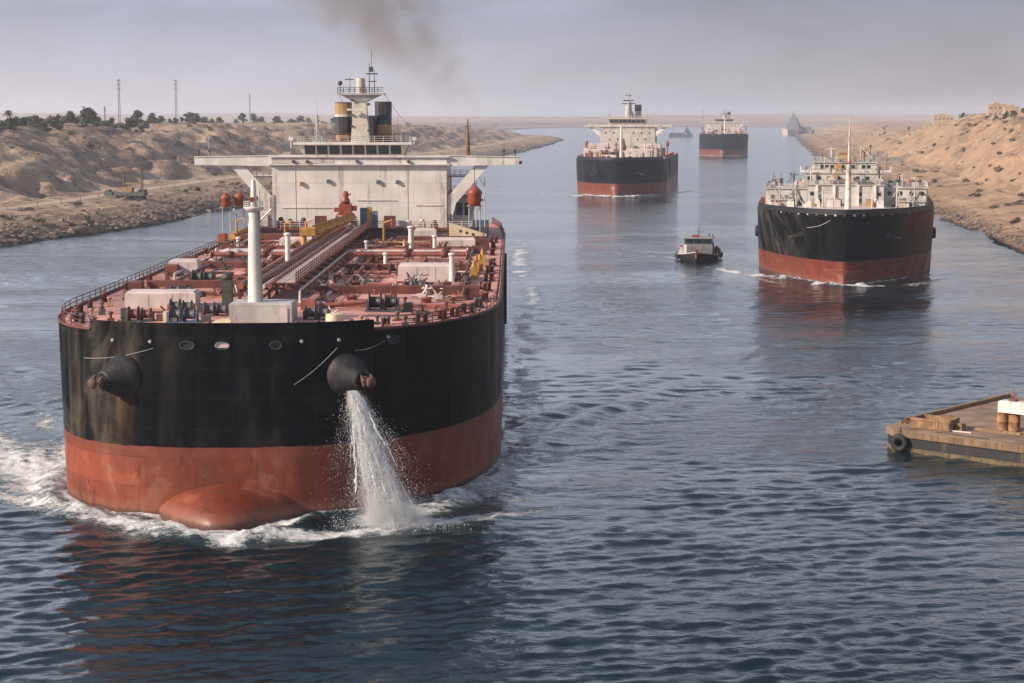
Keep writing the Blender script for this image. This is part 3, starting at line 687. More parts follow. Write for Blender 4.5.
    MB().cyl((-1.4, 12.7, 28.4), (-1.4, 12.2, 28.4), 0.22, 0.26, 10).build('navigation_light', M['orange'], fmo)
    l = MB()
    for j in range(22): l.box((-0.72-0.008*j, 12.9+0.006*j, 19.0+j*0.4), (0.12, 0.10, 0.08))
    l.cyl((-0.7, 12.84, 18.8), (-0.9, 13.0, 27.4), 0.05, 0.05, 4); l.build('ladder', M['dgrey'], fmo)
    MB().cyl((-1.4, 13.4, 25.8), (-3.2, 12.6, 27.5), 0.10, 0.10, 6).cyl((-1.4, 13.4, 25.8), (0.4, 12.6, 27.5), 0.1, 0.1, 6).build('mast_bracket', M['white'], fmo)
    # deck stringers / beams
    def beam(x0, x1, y, z1, w=0.9, mat='dred'): MB().cbox(x0, x1, y-w/2, y+w/2, DZ, z1, 0.08).build('deck_beam', M[mat], T)
    beam(1.2, 18.6, 40, 17.75); beam(-18.5, -7.0, 47, 17.7); beam(0.5, 19.2, 71, 17.6); beam(-19.3, -5.5, 74, 17.7); beam(0.5, 19.2, 101, 17.7)
    beam(-19.3, -5.8, 103, 17.7); beam(5.5, 19, 116, 18.2, 1.2); beam(-19, -5.5, 122, 18.2, 1.2); beam(0.8, 18.8, 25.5, 17.2, 0.5, 'mred'); beam(-15, -6, 36.5, 17.3, 0.5)
    for x, y, w, d, hh in ((-12.9, 27.2, 7.2, 3.0, 1.75), (12.8, 57.2, 6.6, 3.4, 2.1), (-17.6, 66, 3.6, 3.0, 1.9), (-13.4, 84, 4.6, 3, 1.9), (14.6, 108, 6.0, 3, 1.8), (-9.0, 111, 5.0, 3, 1.7), (9.5, 124, 3.4, 3, 2.2)):
        b = MB().cbox(x-w/2, x+w/2, y-d/2, y+d/2, DZ+0.1, DZ+0.1+hh, 0.25).build('deck_box', M['boxgrey'], T)
        sm = MB()
        for kx in range(1, 3): sm.bx(x-w/2+w*kx/3-0.04, x-w/2+w*kx/3+0.04, y-d/2-0.03, y-d/2, DZ+0.15, DZ+hh-0.2)
        sm.build('panel_seam', M['grey'], b)
    for x, y, hh, r in ((-4.2, 61, 5.4, 0.36), (9.3, 87, 4.7, 0.4), (15.9, 55.2, 3.4, 0.34), (6.9, 71.8, 2.2, 0.3), (-8.2, 93, 3.4, 0.3), (12.2, 94, 3.0, 0.3), (-15.5, 96, 2.6, 0.3), (3.0, 90, 2.5, 0.26)):
        v = MB().cyl((x, y, DZ), (x, y, DZ+hh), r, r*0.9, 10).lathe((x, y, DZ+hh), [(r*1.25, -0.1), (r*1.3, 0.1), (r*0.9, 0.2)], 10).build('vent_post', M['white'], T)
    # pipe rack down the centreline
    pr = MB()
    for x in (-5.7, 0.8): pr.bx(x-0.12, x+0.12, 31, 131, 17.85, 18.06)
    for y in range(32, 132, 6):
        pr.bx(-5.9, 1.0, y-0.18, y+0.18, 18.05, 18.3)
        for x in (-5.7, -2.6, 0.8): pr.bx(x-0.15, x+0.15, y-0.15, y+0.15, DZ+0.2, 18.1)
    pro = pr.build('pipe_rack', M['dred'], T)
    for i, (x, r) in enumerate(((-5.3, 0.36), (-4.45, 0.26), (-3.75, 0.36), (-2.95, 0.22), (-2.3, 0.3))):
        MB().cyl((x, 30, 18.3+r), (x, 131, 18.3+r), r, r, 10).build('cargo_pipe', M[('mred', 'rustm', 'dred', 'boxgrey', 'mred')[i]], pro)
    MB().bx(-1.5, 0.4, 29, 131, 18.9, 19.02).build('catwalk', M['dred'], pro)
    ct = MB()
    for j in range(100): ct.bx(-1.45, 0.35, 29.4+j*1.015, 29.75+j*1.015, 19.02, 19.12)
    ct.build('catwalk_tread', M['boxgrey'], pro)
    MB().rail([(0.6, 29, 19), (0.6, 131, 19)], 1.1, 2.0, 0.06).rail([(-1.6, 29, 19), (-1.6, 131, 19)], 1.0, 2.0, 0.04).build('catwalk_rail', M['dred'], pro)
    MB().tube([(0.9, 30, 18.2), (0.9, 84, 18.2), (3.2, 88, 17.9)], 0.14, 6).tube([(0.9, 30, 18.2), (1.2, 27, 17.3), (2.6, 26, 16.9)], 0.14, 6).build('steam_line', M['boxgrey'], pro)
    MB().tube([(-8.9, 96, 17.6), (-8.9, 128, 17.8), (-6.5, 131, 18.2)], 0.3, 8).build('yellow_pipe', M['yellow'], T); MB().tube([(-19.6, 108, 17.4), (-19.2, 129, 17.6)], 0.26, 8).build('yellow_pipe', M['yellow'], T); MB().tube([(2.4, 112, 17.5), (10.5, 113, 17.5), (12.5, 128, 17.6)], 0.24, 8).build('yellow_pipe', M['ochre'], T)
    # transverse manifold pipes
    for i in range(5):
        y = 82+i*2.1; r = (0.3, 0.26, 0.34)[i % 3]
        mp_ = MB().cyl((-17, y, 18.0), (17, y, 18.0), r, r, 8)
        for x in (-17, 17): mp_.lathe((x, y, 18.0), [(r*1.7, -0.1), (r*1.7, 0.1)], 10, (1, 0, 0))
        for x in (-12, -7, 5, 11): mp_.bx(x-0.2, x+0.2, y-0.15, y+0.15, DZ+0.1, 17.8)
        mo = mp_.build('manifold_pipe', M['mred' if i != 2 else 'boxgrey'], T)
        for x in (-14.5, -10, 9, 14): MB().lathe((x, y, 18.0), [(r*1.5, -0.45), (r*1.5, 0.45)], 8, (1, 0, 0)).cyl((x, y, 18.2), (x, y, 19.1), 0.07, 0.07, 5).lathe((x, y, 19.1), [(0.32, 0), (0.32, 0.07)], 10).build('valve', M['dred'], mo)
    # long low pipes on the two sides and elbows
    for x, y0, y1, r, mt in ((-15.8, 50, 128, 0.22, 'dred'), (-9.0, 50, 100, 0.28, 'mred'), (-7.4, 40, 130, 0.24, 'dred'), (4.2, 46, 125, 0.24, 'mred'), (17.4, 50, 128, 0.2, 'dred'), (-17.8, 60, 128, 0.16, 'boxgrey'), (11.5, 60, 84, 0.2, 'mred')):
        MB().cyl((x, y0, 17.3), (x, y1, 17.3), r, r, 8).cyl((x, y0, 17.3), (x, y0, DZ), r, r, 8).cyl((x, y1, 17.3), (x, y1, DZ), r, r, 8).build('deck_pipe', M[mt], T)
    for x, y in ((-9.5, 58), (-12.5, 58), (-8.7, 68), (-13, 78), (6, 64), (8, 48), (3.4, 54), (-11, 91), (-14, 110), (10.5, 111), (-12, 118), (5, 82), (-7.6, 52)):
        w = rnd.uniform(2.2, 5); z = DZ+rnd.uniform(0.5, 1.3)
        MB().tube([(x-w/2, y, DZ), (x-w/2, y, z), (x+w/2, y+rnd.uniform(-.8, .8), z), (x+w/2, y, DZ)], rnd.uniform(0.13, 0.24), 7).build('cross_pipe', M[rnd.choice(['dred', 'mred', 'mred', 'boxgrey', 'dred'])], T)
    # winches
    def winch(x, y, s, c1, c2, rz=0.0):
        w = MB().bx(x-1.6*s, x+1.6*s, y-0.8*s, y+0.8*s, DZ, DZ+0.35*s)
        for q in (-1.4, -0.1, 1.2): w.bx(x+q*s-0.12, x+q*s+0.12, y-0.6*s, y+0.6*s, DZ+0.35*s, DZ+1.25*s)
        wo = w.build('winch', M[c1], T)
        d = MB().lathe((x-0.75*s, y, DZ+1.0*s), [(0.85*s, -0.55*s), (0.85*s, -0.45*s), (0.5*s, -0.44*s), (0.5*s, 0.44*s), (0.85*s, 0.45*s), (0.85*s, 0.55*s)], 14, (1, 0, 0))
        d.lathe((x+0.6*s, y, DZ+1.0*s), [(0.7*s, -0.5*s), (0.7*s, -0.42*s), (0.45*s, -0.4*s), (0.45*s, 0.4*s), (0.7*s, 0.42*s), (0.7*s, 0.5*s)], 14, (1, 0, 0)); d.build('drum', M[c2], wo)
        MB().bx(x+1.7*s, x+2.5*s, y-0.45*s, y+0.45*s, DZ+0.1, DZ+0.95*s).build('motor', M[c2], wo)
    winch(-12.3, 13.2, 0.9, 'green', 'dred'); winch(-8.0, 12.0, 1.0, 'blue', 'dgrey'); winch(-5.8, 17.5, 0.9, 'dred', 'dgrey'); winch(10.2, 22.0, 1.15, 'dgrey', 'black')
    winch(4.4, 14.5, 0.9, 'dred', 'dgrey'); winch(-12.6, 36.5, 0.9, 'dred', 'dgrey'); winch(12, 44.5, 0.8, 'mred', 'dgrey'); winch(-9.7, 20.5, 0.9, 'mred', 'green'); winch(9, 66.5, 0.9, 'dgrey', 'dred'); winch(-13, 52.5, 1.0, 'dred', 'green')
    MB().cyl((6.4, 10.2, DZ), (6.4, 10.2, DZ+1.25), 0.85, 0.8, 16).build('cream_drum', M['cream'], T)
    a = MB().cyl((2.6, 23.5, 17.1), (9.2, 24.5, 17.6), 0.32, 0.22, 8).bx(1.8, 3.2, 22.6, 24.4, DZ, 17.9); a.build('stowed_crane_arm', M['mred'], T)
    MB().bx(-6.7, -5.7, 26.4, 27.4, DZ, 19.6).lathe((-6.2, 26.9, 19.6), [(0.6, 0), (0.6, 0.4), (0.2, 0.7)], 10).build('fire_monitor', M['green'], T)
    MB().bx(-9.9, -8.6, 11.6, 12.6, DZ+0.2, DZ+1.25).build('tarp_bundle', M['cream'], T); MB().bx(-14.4, -13.8, 14, 14.7, DZ, DZ+1.35).build('locker', M['green'], T)
    # bollards, vents, lockers along both edges
    bol = MB().bx(-0.75, 0.75, -0.3, 0.3, 0, 0.12)
    for x in (-0.45, 0.45): bol.lathe((x, 0, 0.12), [(0.22, 0), (0.22, 0.65), (0.3, 0.7), (0.3, 0.85)], 10)
    bm = bol.mesh('bollard', M['dred']); bm2 = bol.mesh('bollard', M['dgrey'])
    hat = MB().lathe((0, 0, 0), [(0.55, 0), (0.55, 0.5), (0.62, 0.5), (0.62, 0.62)], 12).cyl((0, 0.3, 0.62), (0, 0.3, 0.95), 0.06, 0.06, 5).mesh('tank_hatch', M['mred'])
    vent = MB().cyl((0, 0, 0), (0, 0, 0.8), 0.13, 0.13, 8).lathe((0, 0, 0.8), [(0.2, -0.1), (0.25, -0.06), (0.25, 0.06), (0.18, 0.12)], 10).bx(-0.3, 0.3, -0.2, 0.2, 0, 0.3)
    vm = [vent.mesh('deck_vent', M[c]) for c in ('dred', 'mred', 'dgrey', 'dred', 'dgrey', 'ochre', 'rustm')]
    for s in (-1, 1):
        for y in (9.5, 13, 16, 18.5, 22, 27, 33, 45, 57, 68, 79, 98, 112, 124):
            x = at_y(of, y, DZ, s)
            if x is None: continue
            o = inst(bm2 if y < 30 and (int(y) % 2) else bm, T, (x-s*1.6, y+0.4, DZ+0.02)); o.rotation_euler.z = rnd.uniform(0.6, 1.5)*s
            if y > 30 or s > 0: inst(rnd.choice(vm), T, (x-s*rnd.uniform(0.9, 2.6), y+2.2, DZ+0.02))
            inst(rnd.choice(vm), T, (x-s*rnd.uniform(2.8, 4.5), y+1.3, DZ+0.1))
    for x, y in ((-11, 24), (14, 31), (6, 33), (10, 35), (-15.5, 42), (15.5, 49), (5, 49.5), (-11.5, 62), (-16, 60), (13, 66), (16, 78), (6.5, 96), (15, 99), (-16, 88), (-10, 98), (8, 106), (-14, 107), (16, 121), (7.3, 121)):
        inst(hat, T, (x, y, DZ+0.12))
    def clutter(x, y, q):
        c = MB(); h = q.uniform(0.4, 1.3)
        c.bx(x-0.5, x+0.5, y-0.35, y+0.35, DZ, DZ+h*0.5)
        for _ in range(q.randrange(3, 6)):
            xx, yy = x+q.uniform(-0.9, 0.9), y+q.uniform(-0.6, 0.6); c.cyl((x, y, DZ+h*0.4), (xx, yy, DZ+q.uniform(0.3, 1.5)), 0.09, 0.09, 6)
            if q.random() < 0.5: c.lathe((xx, yy, DZ+h), [(0.25, 0), (0.25, 0.07)], 8)
        c.cyl((x-q.uniform(0.5, 1.6), y, DZ+0.35), (x+q.uniform(0.5, 1.6), y+q.uniform(-.5, .5), DZ+0.35), 0.12, 0.12, 6)
        c.build('valve_cluster', M[q.choice(['dred', 'dred', 'mred', 'dgrey', 'rustm', 'boxgrey'])], T)
    q = random.Random(77)
    for k_ in range(115):
        x, y = q.uniform(-18.5, 18.5), 16+112*q.random()
        if -6.3 < x < 1.5 or (y < 24 and abs(x) > 14): continue
        clutter(x, y, q)
    for k_ in range(44):
        x0 = q.uniform(-18, 14); y0 = q.uniform(30, 126); L = q.uniform(3, 7)
        if -8 < x0 < 1.5: x0 = q.choice([-14, 3, 6])
        if q.random() < 0.5: MB().cyl((x0, y0, DZ+0.5), (x0+L*0.7, y0+q.uniform(-1, 1), DZ+0.6), 0.15, 0.15, 7).bx(x0-0.15, x0+0.15, y0-0.2, y0+0.2, DZ, DZ+0.5).build('cross_pipe', M[q.choice(['dred', 'mred', 'rustm'])], T)
        else: MB().cyl((x0, y0, DZ+0.5), (x0+q.uniform(-.5, .5), y0+L*2, DZ+0.5), 0.14, 0.14, 7).bx(x0-0.15, x0+0.15, y0-0.2, y0+0.2, DZ, DZ+0.5).build('deck_pipe', M[q.choice(['dred', 'mred', 'boxgrey'])], T)
    for k_ in range(24):
        x = rnd.uniform(-18, 18); y = rnd.uniform(20, 128)
        if -6.5 < x < 1.4: continue
        inst(rnd.choice(vm), T, (x, y, DZ+0.1)).scale = (1, 1, rnd.uniform(0.7, 1.4))
    for x in (-13.2, -11, -4.6, 3.4, 5.2, 8.2, 9.6, 11.4, 13.0): inst(rnd.choice(vm), T, (x, surf_at(of, x, DZ)[0].y+1.1, DZ+0.1)); 
    for x, y in ((18.5, 68), (18.9, 72), (18.4, 61), (19.1, 80)): MB().bx(x-0.4, x+0.4, y-1, y+1, DZ, DZ+1.5).cyl((x, y, DZ+1.5), (x, y, DZ+2.2), 0.3, 0.2, 8).build('hose_reel', M['yellow'], T)
    for x, y in ((-18.6, 41.5), (-18.8, 64), (-19, 78), (-19, 105), (18.8, 36), (18.8, 112)): MB().cbox(x-0.75, x+0.75, y-0.9, y+0.9, DZ, DZ+1.5, 0.15).build('deck_locker', M['dred'], T)
    # hose-handling crane (yellow) lying along the rack
    cy = MB().lattice((-5.4, 99, 20.0), (-2.4, 130, 20.3), 1.0, 0.9, 16, 0.14); cyo = cy.build('hose_crane_boom', M['yellow'], T)
    MB().cyl((-6.5, 98, DZ), (-6.5, 98, 19.6), 0.4, 0.4, 12).bx(-7.0, -4.8, 97, 99, 19.5, 20.6).build('crane_pedestal', M['yellow'], cyo)
    for x, y in ((-11.4, 116), (-8.6, 119), (-20, 124), (3.4, 118)):
        MB().cyl((x, y, DZ), (x, y, 20.2), 0.22, 0.16, 8).cyl((x, y, 20.1), (x+1.3, y-0.6, 20.6), 0.13, 0.08, 6).cyl((x+1.3, y-0.6, 20.6), (x+1.3, y-0.6, 19.6), 0.04, 0.04, 4).build('hose_davit', M['yellow'], T)
    MB().tube([(-20.6, 123, 17.6), (-19.5, 130, 18.2), (-17.0, 132, 18.4)], 0.55, 10).build('yellow_hose', M['yellow'], T)
    MB().bx(-21, -19.9, 112, 114, DZ, 18.8).build('orange_locker', M['orange'], T)

    # ---------------- superstructure
    Y0 = 133
    dh = MB().bx(-15.5, 12.5, Y0, Y0+22, DZ, 28.5).build('deckhouse', M['wall'], T)
    MB().bx(-18.5, 16.5, Y0-2.2, Y0, DZ, 18.5).bx(-19.8, -15.5, Y0, Y0+20, DZ, 18.6).bx(12.5, 19.0, Y0, Y0+20, DZ, 18.6).build('base_tier', M['dgrey'], T)
    MB().bx(-18.7, 16.7, Y0-2.5, Y0-2.2, 18.2, 18.55).build('base_tier_edge', M['dred'], T)
    br = MB().bx(-16.0, 13.0, Y0-0.7, Y0+12, 28.5, 28.75).bx(-15.6, 12.6, Y0-0.45, Y0+11.5, 28.75, 29.9).build('bridge_deck', M['white'], T)
    MB().bx(-15.9, 12.9, Y0-0.8, Y0-0.45, 29.75, 30.05).build('bridge_rail_cap', M['white'], br)
    MB().bx(-15.5, -5.6, Y0-0.52, Y0-0.46, 28.85, 29.7).build('fascia_panel', M['boxgrey'], br)
    for s, x0, x1 in ((-1, -15.6, -27.9), (1, 12.6, 24.1)):
        w = MB(); ys0, ys1 = Y0-0.2, Y0+4.2
        w.plate([(x0, 28.35), (x1, 28.55), (x1, 29.75), (x0, 29.95)] if s > 0 else [(x1, 28.55), (x0, 28.35), (x0, 29.95), (x1, 29.75)], ys0, ys1)
        wo = w.build('bridge_wing', M['white'], T)
        MB().plate([(x0, 29.95), (x1, 29.75), (x1, 29.9), (x0, 30.1)] if s > 0 else [(x1, 29.75), (x0, 29.95), (x0, 30.1), (x1, 29.9)], ys0-0.12, ys0-0.01).build('wing_rail_cap', M['white'], wo)
        for xx in (x1-s*0.6, x1-s*2.4): MB().cyl((xx, ys0+0.6, 29.7), (xx, ys0+0.6, 30.7), 0.12, 0.12, 8).box((xx, ys0+0.6, 30.8), (0.5, 0.4, 0.4)).build('wing_light', M['dgrey'], wo)
        MB().box((x1+s*0.25, ys0+0.5, 28.9), (0.5, 0.5, 0.5)).build('end_lamp', M['dgrey'], wo)
        # raking brace plate
        xb = x0; xt = x0+s*5.6
        poly = [(xb, 20.6), (xb, 23.4), (xt-s*1.2, 28.4), (xt+s*1.1, 28.45), (xb+s*1.4, 22.4), (xb+s*0.9, 20.6)]
        if s > 0: poly = poly[::-1]
        MB().plate(poly, Y0+0.3, Y0+1.2).build('wing_brace', M['white'], T)
        # decks seen under the wing
        u = MB()
        for z in (21.2, 23.8, 26.4): u.bx(min(x0, x0+s*4.2), max(x0, x0+s*4.2), Y0+5, Y0+14, z, z+0.18); u.rail([(x0+s*4.1, Y0+5, z+0.18), (x0, Y0+5, z+0.18)], 1.0, 1.0, 0.04)
        for q in (0.4, 4.0): u.bx(x0+s*q-0.12, x0+s*q+0.12, Y0+5, Y0+5.25, 18.6, 26.4)
        u.build('side_gallery', M['boxgrey'], T)
    # gutters, conduits, lamps and ports on the wall
    for x in (-11.8, 6.2): MB().cyl((x, Y0-0.04, 18.6), (x, Y0-0.04, 28.4), 0.035, 0.035, 5).build('downpipe', M['white'], dh)
    for x0, x1, z in ((-14, -6, 21.6), (-2, 4.5, 22.8), (7.5, 11.8, 22.0)): MB().bx(x0, x1, Y0-0.12, Y0-0.02, z, z+0.09).build('cable_tray', M['boxgrey'], dh)
    for x, z, c in ((-10.8, 25.4, 'yellow'), (-6.5, 25.8, 'blue'), (1.5, 25.7, 'blue'), (4.6, 25.7, 'blue')):
        MB().cyl((x, Y0-0.45, z), (x, Y0, z+0.1), 0.28, 0.22, 10).box((x, Y0-0.2, z+0.35), (0.5, 0.4, 0.15)).build('flood_lamp', M[c], dh)
    for x in (-12, -9.8, -1.8, 6.4): MB().box((x, Y0-0.75, 29.1), (0.35, 0.5, 0.45)).build('flood_lamp', M['dgrey'], br)
    # wheelhouse
    wh = MB(); y0, y1 = Y0+0.9, Y0+9
    wh.prism([(-10.6, y0+0.9), (5.4, y0+0.9), (5.4, y1), (-10.6, y1)], 29.9, 31.75, [(-11.5, y0), (6.3, y0), (6.3, y1), (-11.5, y1)])
    who = wh.build('wheelhouse', M['ochre'] if False else M['cream2'], T)
    for i in range(8):
        t0, t1 = (i+0.07)/8, (i+0.93)/8
        zb, zt = 30.2, 31.6
        def P(t, z): 
            k2 = (z-29.9)/1.85; xa, xb = -11.0, 5.8
            return (xa+(xb-xa)*(0.03+0.94*t), y0+0.9*(1-k2)-0.03, z)
        MB().add([P(t0, zb), P(t1, zb), P(t1, zt), P(t0, zt)], [(0, 1, 2, 3)]).add([(p[0], p[1]+0.05, p[2]) for p in (P(t0, zb), P(t1, zb), P(t1, zt), P(t0, zt))], [(3, 2, 1, 0)]).build('window', M['glass'], who)
    MB().bx(-12.1, 6.9, y0-0.5, y1+0.5, 31.75, 32.1).build('roof', M['white'], who)
    MB().rail([(-11.8, y1, 32.1), (-11.8, y0, 32.1), (6.6, y0, 32.1), (6.6, y1, 32.1)], 1.0, 1.4, 0.045).build('roof_rail', M['grey'], who)
    for x in (-12.5, 7.3): MB().cyl((x, y0, 31.2), (x, y0, 32.6), 0.08, 0.08, 6).box((x, y0-0.1, 32.7), (0.7, 0.5, 0.55)).build('search_light', M['white'], who)
    # radar mast
    rm = MB().add([(-3.1, y0+2.2, 32.1), (-0.1, y0+2.2, 32.1), (-0.1, y0+5, 32.1), (-3.1, y0+5, 32.1), (-2.5, y0+2.6, 40), (-0.7, y0+2.6, 40), (-0.7, y0+4.4, 40), (-2.5, y0+4.4, 40)],
                  [(0, 1, 5, 4), (1, 2, 6, 5), (2, 3, 7, 6), (3, 0, 4, 7), (4, 5, 6, 7)]).build('radar_mast', M['cream2'], T)
    MB().prism([(-5.2, y0+1.8), (2.4, y0+1.8), (2.4, y0+5), (-5.2, y0+5)], 39.7, 40.0).prism([(-2.7, y0+2.4), (-0.5, y0+2.4), (-0.5, y0+4.6), (-2.7, y0+4.6)], 38.6, 39.7, [(-4.6, y0+2.0), (1.8, y0+2.0), (1.8, y0+4.8), (-4.6, y0+4.8)]).build('mast_platform', M['grey'], rm)
    MB().cyl((-1.5, y0+3.4, 40), (-1.5, y0+3.4, 42.4), 0.85, 0.7, 12).build('mast_head', M['cream2'], rm)
    ant = MB().cyl((-0.1, y0+3.4, 40), (-0.1, y0+3.4, 44.8), 0.09, 0.05, 5).cyl((0.7, y0+3.4, 40), (0.7, y0+3.4, 43.8), 0.08, 0.05, 5).bx(-0.6, 1.3, y0+3.3, y0+3.5, 43.0, 43.2).bx(-0.2, 1.1, y0+3.3, y0+3.5, 41.8, 41.95).cyl((0.3, y0+3.4, 43.9), (0.3, y0+3.4, 47.0), 0.05, 0.03, 4).bx(-0.15, 0.55, y0+3.2, y0+3.5, 43.4, 44.2)
    ant.rail([(-5.1, y0+1.9, 40), (2.3, y0+1.9, 40)], 0.9, 0.9, 0.04).cyl((-4.8, y0+3, 40), (-4.8, y0+3, 41.4), 0.07, 0.07, 5).ell((-4.8, y0+3, 41.6), (0.4, 0.4, 0.4), 8, 6).cyl((-3.2, y0+3, 40), (-3.2, y0+3, 42.6), 0.06, 0.04, 5).bx(-4.0, -2.6, y0+2.9, y0+3.05, 42.1, 42.25).build('mast_antenna', M['dgrey'], rm)
    MB().bx(-3.6, -0.9, y0+1.4, y0+1.65, 37.2, 37.5).cyl((-1.5, y0+1.5, 36.8), (-1.5, y0+2.4, 36.8), 0.15, 0.15, 6).build('radar_scanner', M['white'], rm)
    for z in (34, 35.8, 38.2): MB().box((-0.15, y0+2.3, z), (0.5, 0.4, 0.4)).box((-2.9, y0+2.3, z+0.7), (0.4, 0.4, 0.3)).build('mast_lamp', M['dgrey'], rm)
    MB().tube([(2.2, y0+3.4, 40), (4.6, y0+4, 36.5), (7.2, y0+5, 33.5)], 0.03, 4).tube([(-5.0, y0+3.4, 39.8), (-4.0, y0+3.4, 37.5), (-2.6, y0+3.4, 35)], 0.03, 4).build('stay_wire', M['dgrey'], rm)
    # funnels
    def ring(cx, cy, rx, ry, n=20): return [(cx+rx*math.copysign(abs(math.cos(2*math.pi*i/n))**0.6, math.cos(2*math.pi*i/n)), cy+ry*math.copysign(abs(math.sin(2*math.pi*i/n))**0.6, math.sin(2*math.pi*i/n))) for i in range(n)]
    for x, bands in ((-4.9, ((30, 33.2, 'ochre'), (33.2, 36.2, 'fdark'), (36.2, 36.6, 'cream2'), (36.6, 38.4, 'ochre'), (38.4, 38.6, 'dgrey'))), (1.7, ((30, 32.2, 'rustm'), (32.2, 34.9, 'ochre'), (34.9, 36.9, 'fblue'), (36.9, 38.7, 'fdark')))):
        fu = thing('funnel', None, None); fu.parent = T
        for j, (za, zb, c) in enumerate(bands): MB().prism(ring(x, Y0+10.5, 1.35+0.03*(j % 2), 2.0), za, zb).build('funnel_band', M[c], fu)
    MB().bx(-2.4, 0.8, Y0+8, Y0+12, 30, 36.4).bx(-0.4, 0.3, Y0+7, Y0+8, 33, 35.8).build('funnel_casing', M['fdark'], T)
    MB().rail([(-7.0, Y0+7.8, 32.3), (4.6, Y0+7.8, 32.3)], 1.1, 0.9, 0.06).bx(-7, 4.6, Y0+7.8, Y0+8.6, 32.0, 32.3).build('funnel_gallery', M['rustm'], T)
    MB().lattice((-8.6, Y0+4, 32.1), (-8.6, Y0+4, 36.4), 0.7, 0.25, 6, 0.06).cyl((-8.6, Y0+4, 36.4), (-8.6, Y0+4, 38.8), 0.06, 0.03, 4).bx(-9.0, -8.2, Y0+3.9, Y0+4.1, 35.4, 35.7).build('aerial', M['grey'], T)
    MB().cyl((4.4, Y0+6, 32.1), (4.4, Y0+6, 36.4), 0.05, 0.03, 4).build('aerial', M['grey'], T); MB().cyl((-7.2, Y0+5, 32.1), (-7.2, Y0+5, 35), 0.06, 0.04, 4).cyl((5.4, Y0+3, 32.1), (5.4, Y0+3, 33.6), 0.2, 0.14, 6).build('aerial', M['dgrey'], T)
    MB().cyl((15.8, Y0+5, 29.8), (15.8, Y0+5, 33.6), 0.42, 0.26, 8).cyl((15.8, Y0+5, 33.6), (15.8, Y0+5, 35.8), 0.16, 0.1, 6).bx(15.4, 16.2, Y0+4.9, Y0+5.1, 34.6, 34.8).bx(15.5, 16.1, Y0+4.8, Y0+5.2, 32.2, 32.5).build('exhaust_post', M['rustm'], T)
    MB().cyl((-25.9, Y0+2, 29.8), (-25.9, Y0+2, 33.2), 0.07, 0.05, 5).build('aerial', M['grey'], T)
    # red machinery on white plinth in front of the wall
    px_ = -3.4; py_ = Y0-4
    pl = MB().bx(px_-1.7, px_+1.7, py_-1, py_+1, 19.3, 19.6)
    for sx_ in (-1.5, 1.5): pl.bx(px_+sx_-0.2, px_+sx_+0.2, py_-0.9, py_-0.5, DZ, 19.3).bx(px_+sx_-0.2, px_+sx_+0.2, py_+0.5, py_+0.9, DZ, 19.3)
    pl.rail([(px_-1.7, py_-1, 19.6), (px_+1.7, py_-1, 19.6)], 1.0, 0.8, 0.06).bx(px_-1.0, px_+1.0, py_-0.6, py_+0.6, DZ, 19.3); plo = pl.build('crane_plinth', M['white'], T)
    MB().cbox(px_-1.5, px_+1.5, py_-0.9, py_+0.9, 19.6, 21.0, 0.3).cbox(px_-1.0, px_+1.0, py_-0.7, py_+0.7, 21.0, 22.6, 0.25).bx(px_-1.8, px_-0.9, py_-0.5, py_+0.5, 21.2, 21.9).bx(px_+0.9, px_+1.8, py_-0.5, py_+0.3, 21.4, 22.2).lathe((px_, py_, 22.6), [(0.75, 0), (0.7, 0.5), (0.45, 0.9), (0.5, 1.3), (0.5, 1.6), (0.25, 1.9)], 10).cyl((px_, py_, 23.6), (px_+0.9, py_-0.4, 24.1), 0.16, 0.12, 6).build('red_slewing_crane', M['orange'], T)
    MB().bx(-1.2, -0.1, Y0-3, Y0-2.4, 18.6, 21.8).build('blue_panel', M['blue'], T); MB().bx(-0.1, 0.7, Y0-3, Y0-2.4, 18.6, 21.9).build('yellow_panel', M['yellow'], T); MB().bx(0.7, 1.6, Y0-3, Y0-2.4, 18.6, 21.3).build('blue_panel', M['blue'], T)
    MB().bx(2.6, 4.4, Y0-3.2, Y0-2, 18.5, 20.5).build('red_locker', M['dred'], T); MB().bx(-8.4, -6.6, Y0-3.2, Y0-2, 18.5, 20.5).build('red_locker', M['dred'], T)
    for x, z in ((-12.5, 19.4), (6.5, 19.2), (8.6, 19.4), (10.6, 19.2), (-10.4, 19.6), (-14, 19.7)): MB().bx(x-0.6, x+0.6, Y0-2.2, Y0-1, 18.5, z).lathe((x, Y0-1.6, z), [(0.4, 0), (0.4, 0.4), (0.15, 0.6)], 8).build('mooring_fitting', M[rnd.choice(['dred', 'dgrey', 'boxgrey'])], T)
    MB().rail([(-18.5, Y0-2.3, 18.5), (16.5, Y0-2.3, 18.5)], 1.1, 1.5, 0.05).build('front_rail', M['boxgrey'], T)
    # red rescue pods on davits
    def pod(x, y, z, r, c, hook):
        dv = MB()
        for s in (-0.7*r, 0.7*r): dv.cyl((x+s, y+0.3, DZ), (x+s, y+0.3, z), 0.1, 0.1, 6)
        dv.bx(x-r, x+r, y-0.3, y+0.6, z-0.25, z-0.1)
        d = dv.build('davit', M['grey'], T)
        MB().lathe((x, y, z), [(r*0.7, -0.1), (r*0.82, 0.25*r), (r*0.9, 1.3*r), (r*1.0, 1.5*r), (r*0.95, 1.75*r), (r*0.5, 2.15*r), (r*0.2, 2.45*r)], 14).bx(x-r*1.1, x+r*1.1, y-0.15, y+0.15, z+0.5*r, z+0.75*r).build('rescue_pod', M[c], d)
        if hook: MB().cyl((x, y, z+2.4*r), (x, y, hook), 0.05, 0.05, 5).build('fall_wire', M['dgrey'], d)
    pod(-22.2, 128, 22.2, 0.85, 'orange', 0); pod(-20.2, 129, 22.3, 0.85, 'orange', 0); pod(17.0, 132, 22.2, 1.25, 'orange', 28.4)
